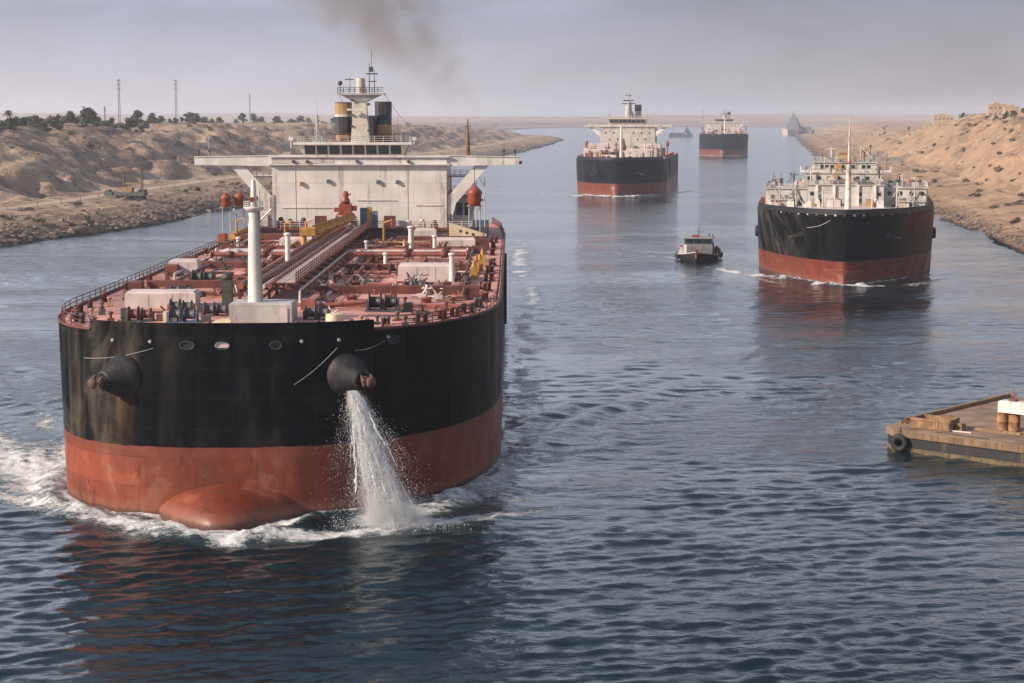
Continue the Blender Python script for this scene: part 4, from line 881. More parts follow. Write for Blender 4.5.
    lb = MB().plate([(13.0, 16.8), (18.6, 16.7), (19.0, 17.6), (13.0, 19.5)], 129.2, 130.6).build('lifeboat', M['cream'], T)
    for x in (14.8, 15.8, 16.8): MB().cyl((x, 129.15, 18.1-0.25*(x-15)), (x, 129.25, 18.1-0.25*(x-15)), 0.24, 0.24, 10).build('porthole', M['dgrey'], lb)
    gh = MB().cbox(13.4, 16.6, Y0+1.5, Y0+6, 18.6, 23.6, 0.1).build('side_house', M['grey'], T)
    MB().bx(14.0, 15.0, Y0+1.44, Y0+1.5, 20.4, 22.4).bx(15.3, 16.2, Y0+1.44, Y0+1.5, 20.4, 22.4).build('window', M['glass'], gh)
    for x in (17.2, 18.6): MB().cyl((x, Y0+1, DZ), (x, Y0+1, 26.4), 0.08, 0.08, 6).cyl((x, Y0+1, 25), (x-1.2, Y0+1, 27), 0.06, 0.06, 5).build('davit_post', M['boxgrey'], T)
    for x in (-17.5, -18.8): MB().cyl((x, Y0-1, DZ), (x, Y0-1, 25.0), 0.1, 0.1, 6).build('davit_post', M['boxgrey'], T)
    MB().bx(-18.6, -16.4, Y0+0.5, Y0+5, 18.6, 21.0).build('side_house', M['boxgrey'], T)
    return of
M['cream2'] = paint('dirty_cream_paint', (0.50, 0.44, 0.36), 0.55, 0.15, 0.5, RUST, 0.15)
M['fdark'] = paint('funnel_black', (0.03, 0.031, 0.035), 0.5, 0.3, 0.6, RUST, 0.1)
M['fblue'] = paint('funnel_navy', (0.026, 0.032, 0.052), 0.5, 0.3, 0.6)
main_tanker()

# water pouring from the starboard-facing hawse
def spray():
    b = MB(); r = random.Random(3)
    def path(t, dx=0, dy=0):     # t 0..1 from the pipe mouth to the water
        return Vector((-14.3+3.6*t**1.25*(1+dx*0.45)+dx*(0.35+1.1*t), 160.2-3.3*t**0.8+dy*(0.35+1.0*t), 11.6-11.5*t**1.45))
    def fleck(q, s, d):
        u = d*s*r.uniform(0.8, 2.2); w = Vector((r.gauss(0, 1), r.gauss(0, 1), r.gauss(0, 1))); w = (w-d*w.dot(d)).normalized()*s*r.uniform(0.3, 0.9); c = d.cross(w).normalized()*s*0.3
        b.add([q-u, q+w, q+u, q-w, q+c, q-c], [(0, 1, 4), (1, 2, 4), (2, 3, 4), (3, 0, 4), (1, 0, 5), (2, 1, 5), (3, 2, 5), (0, 3, 5)], True)
    for k in range(230):
        dx, dy = max(-1, min(1, r.gauss(0, 0.45))), r.gauss(0, 0.45); t0 = r.uniform(0, 0.75); t1 = min(0.97, t0+r.uniform(0.08, 0.24)); wj = r.uniform(0.02, 0.10); vs = []; N = 12
        for i in range(N+1):
            t = t0+(t1-t0)*i/N; q = path(t, dx+0.1*math.sin(7*t+k), dy)+Vector((r.gauss(0, .03), r.gauss(0, .03), 0)); w = wj*(0.5+t)*math.sin(math.pi*(i+0.3)/(N+0.6))*r.uniform(0.5, 1.4)
            for j in range(4): a = math.pi*j/2+i*0.5; vs.append(q+Vector((w*math.cos(a), w*math.sin(a), 0)))
        b.add(vs, [(i*4+j, i*4+(j+1) % 4, (i+1)*4+(j+1) % 4, (i+1)*4+j) for i in range(N) for j in range(4)], True)
    lumps = [(r.gauss(0, 0.6), r.gauss(0, 0.55), r.random(), r.uniform(0.08, 0.26)) for _ in range(420)]
    for k in range(46000):
        if k % 3:
            lx, ly_, lt, lr = lumps[r.randrange(420)]; t = min(1, max(0, lt+r.gauss(0, 0.06))); dx, dy = lx+r.gauss(0, lr), ly_+r.gauss(0, lr)
        else: t = r.random()**0.8; sp = r.choice((0.8, 1, 1, 1.7)); dx, dy = r.gauss(0, 0.6*sp), r.gauss(0, 0.55*sp)
        q = path(t, dx, dy); d = (path(min(1, t+0.05), dx, dy)-q).normalized() if t < 0.94 else Vector((0, 0, 1)); rim = math.hypot(dx, dy)
        if q.z < 0.03: q.z = r.uniform(0.03, 0.9)
        fleck(q, (0.016+0.062*r.random()**2.2)*(1.2 if rim < 0.7 else 0.55), d)
    for k in range(9000):
        a = r.uniform(0, 6.283); d = abs(r.gauss(0, 2.1)); q = Vector((-10.8+d*math.cos(a)*1.3, 157.2+d*math.sin(a)*0.7, max(0.03, abs(r.gauss(0, 0.6))*math.exp(-d/3.2)+0.03)))
        fleck(q, 0.018+0.05*r.random()**2, Vector((r.gauss(0, 1), r.gauss(0, 1), 0.6)).normalized())
    m, t, p = mat_new('white_water'); p.inputs['Base Color'].default_value = (0.93, 0.94, 0.95, 1); p.inputs['Roughness'].default_value = 0.35
    tr = nd(t, 'ShaderNodeBsdfTranslucent'); tr.inputs['Color'].default_value = (0.92, 0.93, 0.95, 1)
    mx = nd(t, 'ShaderNodeMixShader'); mx.inputs[0].default_value = 0.5; lk(t, p.outputs[0], mx.inputs[1]); lk(t, tr.outputs[0], mx.inputs[2])
    tp = nd(t, 'ShaderNodeBsdfTransparent'); m2 = nd(t, 'ShaderNodeMixShader'); ob = nd(t, 'ShaderNodeNewGeometry').outputs['Position']
    lk(t, maprange(t, noise(t, ob, 2.4, 5, 0.7, (1, 1, 0.35)), 0.30, 0.50, 0.35, 0.95), m2.inputs[0]); lk(t, tp.outputs[0], m2.inputs[1]); lk(t, mx.outputs[0], m2.inputs[2])
    lk(t, m2.outputs[0], [n for n in t.nodes if n.type == 'OUTPUT_MATERIAL'][0].inputs[0])
    tag(b.build('water_spray', m), 'white water gushing from the anchor opening down the red bow', 'water spray', kind='stuff')
spray()
def mist():
    pts = [(-13.9, 159.4, 11.2, 0.9), (-13.3, 158.3, 8.6, 1.3), (-12.4, 157.6, 5.6, 1.9), (-11.3, 157.1, 2.8, 2.9), (-10.7, 157.0, 1.2, 3.9), (-10.6, 157.0, 0.35, 4.6)]
    n = 18; vs = [(x+r*math.cos(2*math.pi*j/n), y+0.8*r*math.sin(2*math.pi*j/n), z) for x, y, z, r in pts for j in range(n)]
    b = MB().add(vs, [((k+1)*n+j, (k+1)*n+(j+1) % n, k*n+(j+1) % n, k*n+j) for k in range(5) for j in range(n)]+[tuple(range(n)), tuple(range(6*n-1, 5*n-1, -1))])
    m = bpy.data.materials.new('fine_spray'); m.use_nodes = True; t = m.node_tree; t.nodes.clear()
    o = nd(t, 'ShaderNodeOutputMaterial'); p = nd(t, 'ShaderNodeVolumePrincipled', _Anisotropy=0.3); p.inputs['Color'].default_value = (0.97, 0.97, 0.98, 1)
    ps = nd(t, 'ShaderNodeNewGeometry').outputs['Position']; s = nd(t, 'ShaderNodeSeparateXYZ'); lk(t, ps, s.inputs[0]); z = s.outputs[2]
    def curve(vals):
        fc = nd(t, 'ShaderNodeFloatCurve'); c = fc.mapping.curves[0]
        for (zz, v), i in zip(vals, range(99)):
            if i < 2: c.points[i].location = (zz, v)
            else: c.points.new(zz, v)
        fc.mapping.update(); lk(t, mth(t, 'DIVIDE', z, 12.0), fc.inputs['Value']); return fc.outputs[0]
    cx = mth(t, 'SUBTRACT', mth(t, 'MULTIPLY', curve([(q[2]/12, (q[0]+14)/4) for q in pts[::-1]]), 4.0), 14.0)
    cy = mth(t, 'ADD', mth(t, 'MULTIPLY', curve([(q[2]/12, (q[1]-156.5)/4) for q in pts[::-1]]), 4.0), 156.5)
    rr = mth(t, 'MULTIPLY', curve([(q[2]/12, q[3]/5) for q in pts[::-1]]), 5.0)
    dx = mth(t, 'DIVIDE', mth(t, 'SUBTRACT', s.outputs[0], cx), rr); dy = mth(t, 'DIVIDE', mth(t, 'SUBTRACT', s.outputs[1], cy), mth(t, 'MULTIPLY', rr, 0.8))
    r2 = mth(t, 'ADD', mth(t, 'MULTIPLY', dx, dx), mth(t, 'MULTIPLY', dy, dy))
    den = mth(t, 'MULTIPLY', maprange(t, r2, 0.8, 0.0), maprange(t, noise(t, ps, 1.1, 5, 0.65, (1, 1, 0.45)), 0.34, 0.68))
    lk(t, mth(t, 'MULTIPLY', den, 1.5), p.inputs['Density']); lk(t, p.outputs[0], o.inputs['Volume'])
    tag(b.build('spray_mist', m), 'soft white mist hanging round the water pouring down the red bow', 'mist', kind='stuff')
mist()

# ------------------------------------------------------------------ right-hand ship
def carrier():
    T = thing('cargo_ship', 'black hulled ship with tiered white cabins and one tall thin mast, steaming at right', 'cargo ship', (71.5, 387, 0), R(-10.5))
    DZ = 15.6; k = lambda z: min(1, max(0, z/DZ))
    of = outline_fn(20.3, 150, lambda z: 0.5-0.6*k(z), lambda z: 46-12*k(z), lambda z: 1.32+0.30*k(z), 0, 72)
    hull_build(of, [-4, 0, 0.5, 1, 1.5, 2, 2.4, 2.8, 3.1, 3.3, 3.5, 4.2, 5.2, 7, 9, 11, 13, 14.5, DZ], M['hull2'], T, (-0.4, 2.4, 2.2, 3.3))
    deck_build(of, DZ-0.03, M['boxgrey'], T)
    n = len(of(DZ)); bulwark_build(of, DZ, 0.9, 12, n-12, M['black'], T)
    for x in (-9.3, 9.3): p, nn = surf_at(of, x, 10.4); anchor(p, nn, T, 0.95)
    for x in np.linspace(-14, 14, 15):
        p, nn = surf_at(of, float(x), 15.2); MB().box(p+nn*0.04, (0.8 if int(x*7) % 2 else 0.45, 0.1, 0.42), math.atan2(nn.x, -nn.y)).build('fairlead', M['grey'] if int(x*5) % 3 else M['dgrey'], T)
    pp = []
    for j in range(9): t = j/8; p, nn = surf_at(of, -8+5*t, 12.2+1.9*t-0.4*math.sin(math.pi*t)); pp.append(p+nn*0.1)
    MB().tube(pp, 0.05, 5).build('mooring_wire', M['boxgrey'], T)
    for s in (-1, 1): MB().lathe((s*20.7, 44, 9.0), [(0.5, -0.5), (1.0, -0.55), (1.35, -0.25), (1.35, 0.25), (1.0, 0.55), (0.5, 0.5)], 16, (1, 0, 0)).build('tyre_fender', M['rubber'], T)
    def block(name, x0, x1, y0, y1, z0, z1, rows, mat='cw', wmat='glass', wh=0.9, rail=True, dens=2.4):
        o = MB().bx(x0, x1, y0, y1, z0, z1).bx(x0-0.25, x1+0.25, y0-0.35, y1+0.2, z1, z1+0.18).build(name, M[mat], T)
        for zr in rows:
            nw = max(1, int((x1-x0)/dens))
            for i in range(nw):
                if rnd.random() < 0.22: continue
                cx = x0+(x1-x0)*(i+0.5)/nw; MB().bx(cx-0.42, cx+0.42, y0-0.06, y0, zr, zr+wh).build('window', M[wmat], o)
        if rail: MB().rail([(x0, y1-1, z1+0.18), (x0, y0-0.2, z1+0.18), (x1, y0-0.2, z1+0.18), (x1, y1-1, z1+0.18)], 1.0, 1.6, 0.05).build('railing', M['grey'], o)
        return o
    block('side_cabin', -18.3, -8.8, 32, 56, DZ, 19.6, [17.3]); block('side_cabin', 8.8, 18.6, 32, 60, DZ, 19.9, [16.6, 18.3])
    block('side_cabin', -17.0, -12, 27, 31.9, DZ, 17.2, []); block('side_cabin', 12, 17.8, 27, 31.9, DZ, 17.0, [])
    main = block('deckhouse', -8.7, 8.7, 30, 60, DZ, 20.6, [18.2, 16.4], wh=1.0, dens=2.0)
    MB().bx(-8.4, 8.4, 29.94, 30, 19.0, 19.2).build('wall_ledge', M['boxgrey'], main)
    block('second_tier', -9.5, 8.2, 34, 58, 20.8, 23.2, [21.6], dens=2.2); block('bridge', -7.4, 7.0, 36, 52, 23.4, 25.6, [24.2], dens=1.2)
    br = MB().bx(-10.6, 10.4, 35.4, 38, 23.4, 23.9).bx(-10.6, -10.3, 35.3, 37.8, 23.9, 24.8).bx(10.1, 10.4, 35.3, 37.8, 23.9, 24.8).build('bridge_wing', M['white'], T)
    for x in (-6.5, -2.6, 2.8, 6.6): MB().bx(x-0.3, x+0.3, 29.5, 29.95, DZ, 20.6).build('pilaster', M['white'], main)
    MB().bx(-1.9, 1.9, 39, 44, 25.8, 27.4).build('monkey_island', M['ochre'], T); MB().bx(-3.2, -1.9, 33, 35, 20.8, 22.8).bx(-2.4, -1.0, 35, 36, 23.2, 25.2).build('derrick_base', M['yellow'], T)
    for x, y, z0, z1, r in ((-5.6, 44, 25.8, 28.6, 0.09), (5.6, 44, 25.8, 29.4, 0.16), (4.2, 46, 25.8, 28.2, 0.3), (-13, 45, 19.8, 22.8, 0.08), (-16.4, 40, 19.8, 21.4, 0.2), (12.6, 48, 20, 22.6, 0.1), (16, 48, 20, 21.8, 0.16), (9.6, 50, 23, 26, 0.09)):
        MB().cyl((x, y, z0), (x, y, z1), r, r*0.7, 6).box((x, y, z1), (r*4, r*3, 0.4)).build('aerial', M[rnd.choice(['dgrey', 'rustm', 'white'])], T)
    q = random.Random(31)
    for x, y, z0, h in ((-11, 24, DZ, 6.5), (11.5, 24, DZ, 6.0), (-5, 20, DZ, 4.2), (6, 20, DZ, 4.0), (-15, 30, 15.6, 5.5), (15.6, 30, 15.6, 5.6), (-8, 33, 20.7, 4), (7.6, 33, 20.7, 4.2), (-3.5, 42, 25.7, 3.6), (3.4, 42, 25.7, 4.4), (-12, 36, 19.7, 3.6), (13, 36, 20, 3.2)):
        MB().cyl((x, y, z0), (x, y, z0+h), 0.24, 0.16, 7).bx(x-0.9, x+0.9, y-0.12, y+0.12, z0+h*0.82, z0+h*0.82+0.2).cyl((x, y-0.1, z0+h*0.8), (x+q.uniform(-2, 2), y-1.6, z0+h*0.35), 0.09, 0.07, 5).build('kingpost', M[q.choice(['cw', 'cw', 'rustm', 'dgrey', 'boxgrey'])], T)
    for k_ in range(74):
        tier = q.choice([(-18, -9, 19.78, 33, 55), (9, 18.3, 20.08, 33, 58), (-9, 8, 23.38, 35, 40), (-7, 7, 25.78, 36, 50), (-8.4, 8.4, 20.78, 30.3, 33.6)])
        x = q.uniform(tier[0]+0.6, tier[1]-0.6); y = q.uniform(tier[3], tier[4]); h = q.uniform(0.5, 1.7); w = q.uniform(0.5, 1.6); z = tier[2]
        m_ = MB().bx(x-w/2, x+w/2, y-0.5, y+0.5, z, z+h)
        if q.random() < 0.4: m_.cyl((x, y, z+h), (x, y, z+h+q.uniform(0.8, 2.4)), 0.08, 0.05, 5)
        m_.build('roof_fitting', M[q.choice(['boxgrey', 'grey', 'dgrey', 'cw', 'cw', 'rustm', 'boxgrey'])], T)
    for x in (-12.6, -10.4, 10.8, 13.4, 15.8): MB().bx(x-0.4, x+0.4, 31.92, 32, DZ+0.2, DZ+2.1).build('door', M['dgrey'], T)
    for x in (-7.6, -4.4, -0.4, 4.4, 7.4): MB().bx(x-0.45, x+0.45, 29.92, 30, DZ+0.2, DZ+2.0).build('door', M['grey'], T)
    for s in (-1, 1):
        for x0 in (9.5, 14): MB().tube([(s*x0, 31.5, DZ), (s*(x0+2.2), 31.5, 19.6)], 0.16, 5).build('stair', M['grey'], T)
    fu = MB().prism([(-1.6, 50), (1.6, 50), (1.6, 54), (-1.6, 54)], 23.4, 28.0).build('funnel', M['ochre'], T); MB().bx(-1.65, 1.65, 49.95, 54.05, 27.0, 27.5).build('funnel_band', M['dgrey'], fu)
    mt = MB().cyl((0.6, 14, DZ), (0.6, 14, 26), 0.75, 0.5, 12).cyl((0.6, 14, 26), (0.6, 14, 33.6), 0.3, 0.18, 8).cyl((0.6, 14, 33.6), (0.6, 14, 38.6), 0.10, 0.05, 6).build('foremast', M['mastw'], T)
    MB().bx(-0.5, 1.7, 13.4, 14.6, 26, 26.2).bx(-0.1, 1.3, 13.9, 14.1, 30, 30.15).bx(0, 1.2, 13.9, 14.1, 32, 32.1).bx(0.2, 1.0, 13.9, 14.1, 28, 28.2).build('crosstree', M['rustm'], mt)
    MB().cyl((0.6, 14.2, 33), (9, 40, 24), 0.03, 0.03, 4).cyl((0.6, 14.2, 33), (-9, 40, 24), 0.03, 0.03, 4).build('stay_wire', M['dgrey'], mt)
    for k_ in range(34):
        x = rnd.uniform(-17, 17); y = 28 + rnd.uniform(-6, 1) - 0.0*abs(x); y = max(y, surf_at(of, x, DZ)[0].y+1.2)
        h = rnd.uniform(0.7, 1.9); MB().box((x, y, DZ+h/2), (rnd.uniform(.5, 1.6), 0.8, h)).cyl((x, y, DZ+h), (x, y, DZ+h+0.5), 0.15, 0.1, 6).build('deck_fitting', M[rnd.choice(['dred', 'white', 'ochre', 'dgrey', 'boxgrey', 'orange', 'white'])], T)
    for s in (-1, 1):
        for y in (38, 44, 50, 57): MB().box((s*19.2, y, DZ+0.9), (0.9, 1.4, 1.8)).build('deck_locker', M[rnd.choice(['ochre', 'dgrey', 'dred'])], T)
        MB().rail([(s*19.9, y, DZ) for y in (33, 50, 70, 100, 140)], 1.1, 2.2, 0.05).build('railing', M['rustm'], T)
    MB().bx(-14, 14, 70, 140, DZ, 17.4).build('hatch_coaming', M['dred'], T)
M['mastw'] = paint('rust_streaked_mast', (0.58, 0.52, 0.45), 0.6, 0.2, 0.3, (0.26, 0.12, 0.06), 0.42, streak=False)
carrier()

# ------------------------------------------------------------------ middle and far tankers
def tanker(label, loc, rz, B, hm, DZ, top, zm, detail=True):
    T = thing('oil_tanker', label, 'oil tanker', loc, rz, None)
    k = lambda z: min(1, max(0, z/DZ))
    of = outline_fn(B, 200, lambda z: 0.5+0.5*k(z), lambda z: 42-8*k(z), lambda z: 1.45+0.3*k(z), 0, 56)
    hull_build(of, [-4, 0, 1, 2, 3, 4.2, 6.0, 8, 11, 14, DZ], M[hm], T, (-0.4, 2.0, 1.6, 3.6))
    deck_build(of, DZ-0.03, M['deck'], T)
    n = len(of(DZ)); bulwark_build(of, DZ, 1.1, 14, n-14, M['black'], T)
    p, nn = surf_at(of, -B*0.45, DZ*0.62); anchor(p, nn, T, 1.2); p, nn = surf_at(of, B*0.45, DZ*0.62); anchor(p, nn, T, 1.2)
    for s in (-1, 1):
        MB().rail([(s*(B-0.5), y, DZ) for y in (36, 60, 90, 130)], 1.2, 3.0, 0.07).build('railing', M['dred'], T)
        MB().box((s*(B+0.3), 60, DZ-4), (0.5, 3, 7)).build('fender_strip', M['rubber'], T)
    fm = MB().cyl((1.5, 12, DZ), (1.5, 12, DZ+15.5), 0.8, 0.45, 10).build('foremast', M['white'], T); MB().bx(0.2, 2.8, 11.4, 12.6, DZ+11, DZ+11.3).build('mast_platform', M['white'], fm)
    for x, y, w, d, h in ((-10.5, 36, 14, 10, 4.2), (9.5, 38, 14, 10, 4.4), (-13, 60, 10, 10, 6.6), (12.5, 62, 10, 12, 6.2), (0, 55, 6, 40, 3.2), (-5, 22, 7, 5, 1.8), (7, 22, 6, 5, 2.0)):
        bo = MB().cbox(x-w/2, x+w/2, y-d/2, y+d/2, DZ, DZ+h, 0.3).build('deck_box', M['cw' if rnd.random() < 0.6 else 'boxgrey'], T)
        for j in range(int(w/2.4)): MB().bx(x-w/2+0.5+2.4*j, x-w/2+1.6+2.4*j, y-d/2-0.35, y-d/2, DZ+0.2, DZ+h*rnd.uniform(0.4, 0.95)).build('box_fitting', M[rnd.choice(['dgrey', 'grey', 'dred', 'rustm', 'boxgrey'])], bo)
    for i in range(16):
        x = rnd.uniform(-B+6, B-6); y = rnd.uniform(40, 74); h = rnd.uniform(4.0, 7.5)
        MB().cyl((x, y, DZ), (x, y, DZ+h), 0.35, 0.25, 7).bx(x-1.3, x+1.3, y-0.3, y+0.3, DZ+h*0.8, DZ+h*0.8+0.35).build('derrick_post', M[rnd.choice(['white', 'boxgrey', 'ochre', 'dred'])], T)
    for x, z in ((-11, top-3.2), (-7, top-3.2), (-3, top-3.2), (3, top-3.2), (7, top-3.2), (11, top-3.2), (-9, top-6.5), (-5, top-6.5), (5, top-6.5), (9, top-6.5)): MB().bx(x-0.35, x+0.35, 77.93, 78, z, z+0.8).build('window', M['glass'], T)
    for i in range(70):
        x = rnd.uniform(-B+4, B-4); y = rnd.uniform(18, 74); h = rnd.uniform(0.9, 5.0)
        MB().box((x, y, DZ+h/2), (rnd.uniform(.5, 2.2), 1.2, h)).build('deck_fitting', M[rnd.choice(['dred', 'white', 'mred', 'boxgrey', 'ochre', 'dgrey'])], T)
    for y in (44, 66): MB().cyl((-B+4, y, DZ+2.4), (B-4, y, DZ+2.4), 0.4, 0.4, 8).build('manifold_pipe', M['white'], T)
    Y0 = 78
    w = B*0.63; dh = MB().bx(-w, w, Y0, Y0+20, DZ, top).build('deckhouse', M['cw'], T)
    MB().bx(-w+1, w-1, Y0-0.1, Y0, DZ+7.5, DZ+7.8).build('wall_ledge', M['boxgrey'], dh)
    MB().bx(-w-4.5, w+4.5, Y0+1, Y0+18, DZ, DZ+4).build('base_tier', M['dgrey'], T)
    MB().bx(-B*1.02, B*1.02, Y0-0.6, Y0+3.8, top, top+1.3).build('bridge_wing', M['cw'], T)
    for s in (-1, 1):
        poly = [(s*w, top-5), (s*w, top-2.6), (s*(w+4.2), top), (s*(w+6), top)]
        MB().plate(poly if s < 0 else poly[::-1], Y0+0.3, Y0+1.1).build('wing_brace', M['white'], T)
        MB().lathe((s*(w+6.5), Y0-4, DZ+5), [(0.6, 0), (0.8, 0.8), (0.8, 2), (0.4, 2.8)], 10).cyl((s*(w+6.5), Y0-4, DZ), (s*(w+6.5), Y0-4, DZ+5), 0.3, 0.3, 6).build('rescue_pod', M['orange'], T)
    MB().lathe((-2.0, Y0-4, DZ+3.5), [(1.6, 0), (1.7, 1.6), (1.0, 2.6), (0.9, 4.6), (0.4, 5.4)], 10).bx(-3.6, -0.4, Y0-5, Y0-3, DZ, DZ+3.5).build('red_slewing_crane', M['orange'], T)
    wh = MB().prism([(-9.5, Y0+1.6), (8.5, Y0+1.6), (8.5, Y0+9), (-9.5, Y0+9)], top+1.3, top+4.0, [(-10.5, Y0+0.8), (9.5, Y0+0.8), (9.5, Y0+9), (-10.5, Y0+9)]).build('wheelhouse', M['cream2'], T)
    for i in range(8): x = -9.3+18*(i+0.5)/8-0.1; MB().bx(x-0.9, x+0.9, Y0+0.75, Y0+0.95, top+2.2, top+3.5).build('window', M['glass'], wh)
    MB().bx(-11, 10, Y0+0.4, Y0+9.4, top+4.0, top+4.4).rail([(-10.8, Y0+0.6, top+4.4), (9.8, Y0+0.6, top+4.4)], 1.2, 1.5, 0.08).build('roof', M['cream2'], wh)
    for x in (-9.6, 8.6): MB().bx(x-0.9, x+0.9, Y0+3, Y0+5, top+4.4, top+6.4).cyl((x, Y0+4, top+6.4), (x, Y0+4, top+9), 0.12, 0.06, 5).build('signal_box', M['grey'], wh)
    rm = MB().cyl((0, Y0+5, top+4.4), (0, Y0+5, zm-10), 2.1, 1.4, 10).cyl((0, Y0+5, zm-10), (0, Y0+5, zm-4), 0.45, 0.25, 8).cyl((0, Y0+5, zm-4), (0, Y0+5, zm), 0.14, 0.06, 6).build('radar_mast', M['grey'], T)
    MB().bx(-3.4, 3.4, Y0+3.6, Y0+6.4, zm-11, zm-10.6).bx(-1.6, 1.6, Y0+4.8, Y0+5.2, zm-7, zm-6.6).bx(-2.6, 2.6, Y0+3.4, Y0+3.7, zm-9.6, zm-9.0).build('mast_platform', M['dgrey'], rm)
    fu = MB().prism([(3.0, Y0+9), (6.0, Y0+9), (6.0, Y0+13), (3.0, Y0+13)], top+1, top+11).build('funnel', M['grey'], T); MB().bx(2.9, 6.1, Y0+8.9, Y0+13.1, top+8, top+11.2).build('funnel_top', M['fdark'], fu)
    MB().bx(-2.2, 2.2, Y0+8, Y0+11, top+4, top+7.5).build('funnel_casing', M['grey'], T)
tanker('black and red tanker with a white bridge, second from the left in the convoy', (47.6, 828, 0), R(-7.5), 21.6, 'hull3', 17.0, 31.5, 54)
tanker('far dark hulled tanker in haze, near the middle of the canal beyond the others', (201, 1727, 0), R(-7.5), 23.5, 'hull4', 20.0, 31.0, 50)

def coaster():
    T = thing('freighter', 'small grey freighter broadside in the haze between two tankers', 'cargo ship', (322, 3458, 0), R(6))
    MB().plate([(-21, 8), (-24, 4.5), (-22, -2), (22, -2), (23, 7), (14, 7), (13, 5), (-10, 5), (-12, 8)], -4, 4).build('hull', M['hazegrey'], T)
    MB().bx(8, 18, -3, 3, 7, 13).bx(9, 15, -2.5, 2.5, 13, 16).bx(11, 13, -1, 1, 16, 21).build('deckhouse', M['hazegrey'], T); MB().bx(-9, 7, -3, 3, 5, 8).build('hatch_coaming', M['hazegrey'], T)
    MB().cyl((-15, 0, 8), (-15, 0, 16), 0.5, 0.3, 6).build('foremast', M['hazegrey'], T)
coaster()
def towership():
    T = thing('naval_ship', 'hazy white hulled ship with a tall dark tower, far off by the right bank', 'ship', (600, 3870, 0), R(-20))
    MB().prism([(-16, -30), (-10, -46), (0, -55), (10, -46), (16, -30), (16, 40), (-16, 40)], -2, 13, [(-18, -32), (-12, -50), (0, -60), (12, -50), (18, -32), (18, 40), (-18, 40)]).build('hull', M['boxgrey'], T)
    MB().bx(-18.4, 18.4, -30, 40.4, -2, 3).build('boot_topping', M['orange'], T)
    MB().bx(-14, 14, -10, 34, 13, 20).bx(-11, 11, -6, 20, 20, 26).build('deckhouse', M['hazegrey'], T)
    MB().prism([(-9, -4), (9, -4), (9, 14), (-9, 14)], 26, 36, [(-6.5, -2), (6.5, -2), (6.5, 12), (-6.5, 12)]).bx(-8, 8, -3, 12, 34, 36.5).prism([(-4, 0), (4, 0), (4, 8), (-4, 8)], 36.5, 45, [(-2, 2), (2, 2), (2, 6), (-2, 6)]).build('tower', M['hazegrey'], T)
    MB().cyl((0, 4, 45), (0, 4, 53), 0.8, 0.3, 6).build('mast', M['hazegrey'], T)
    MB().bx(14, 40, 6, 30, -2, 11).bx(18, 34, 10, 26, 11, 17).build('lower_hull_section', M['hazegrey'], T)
towership()

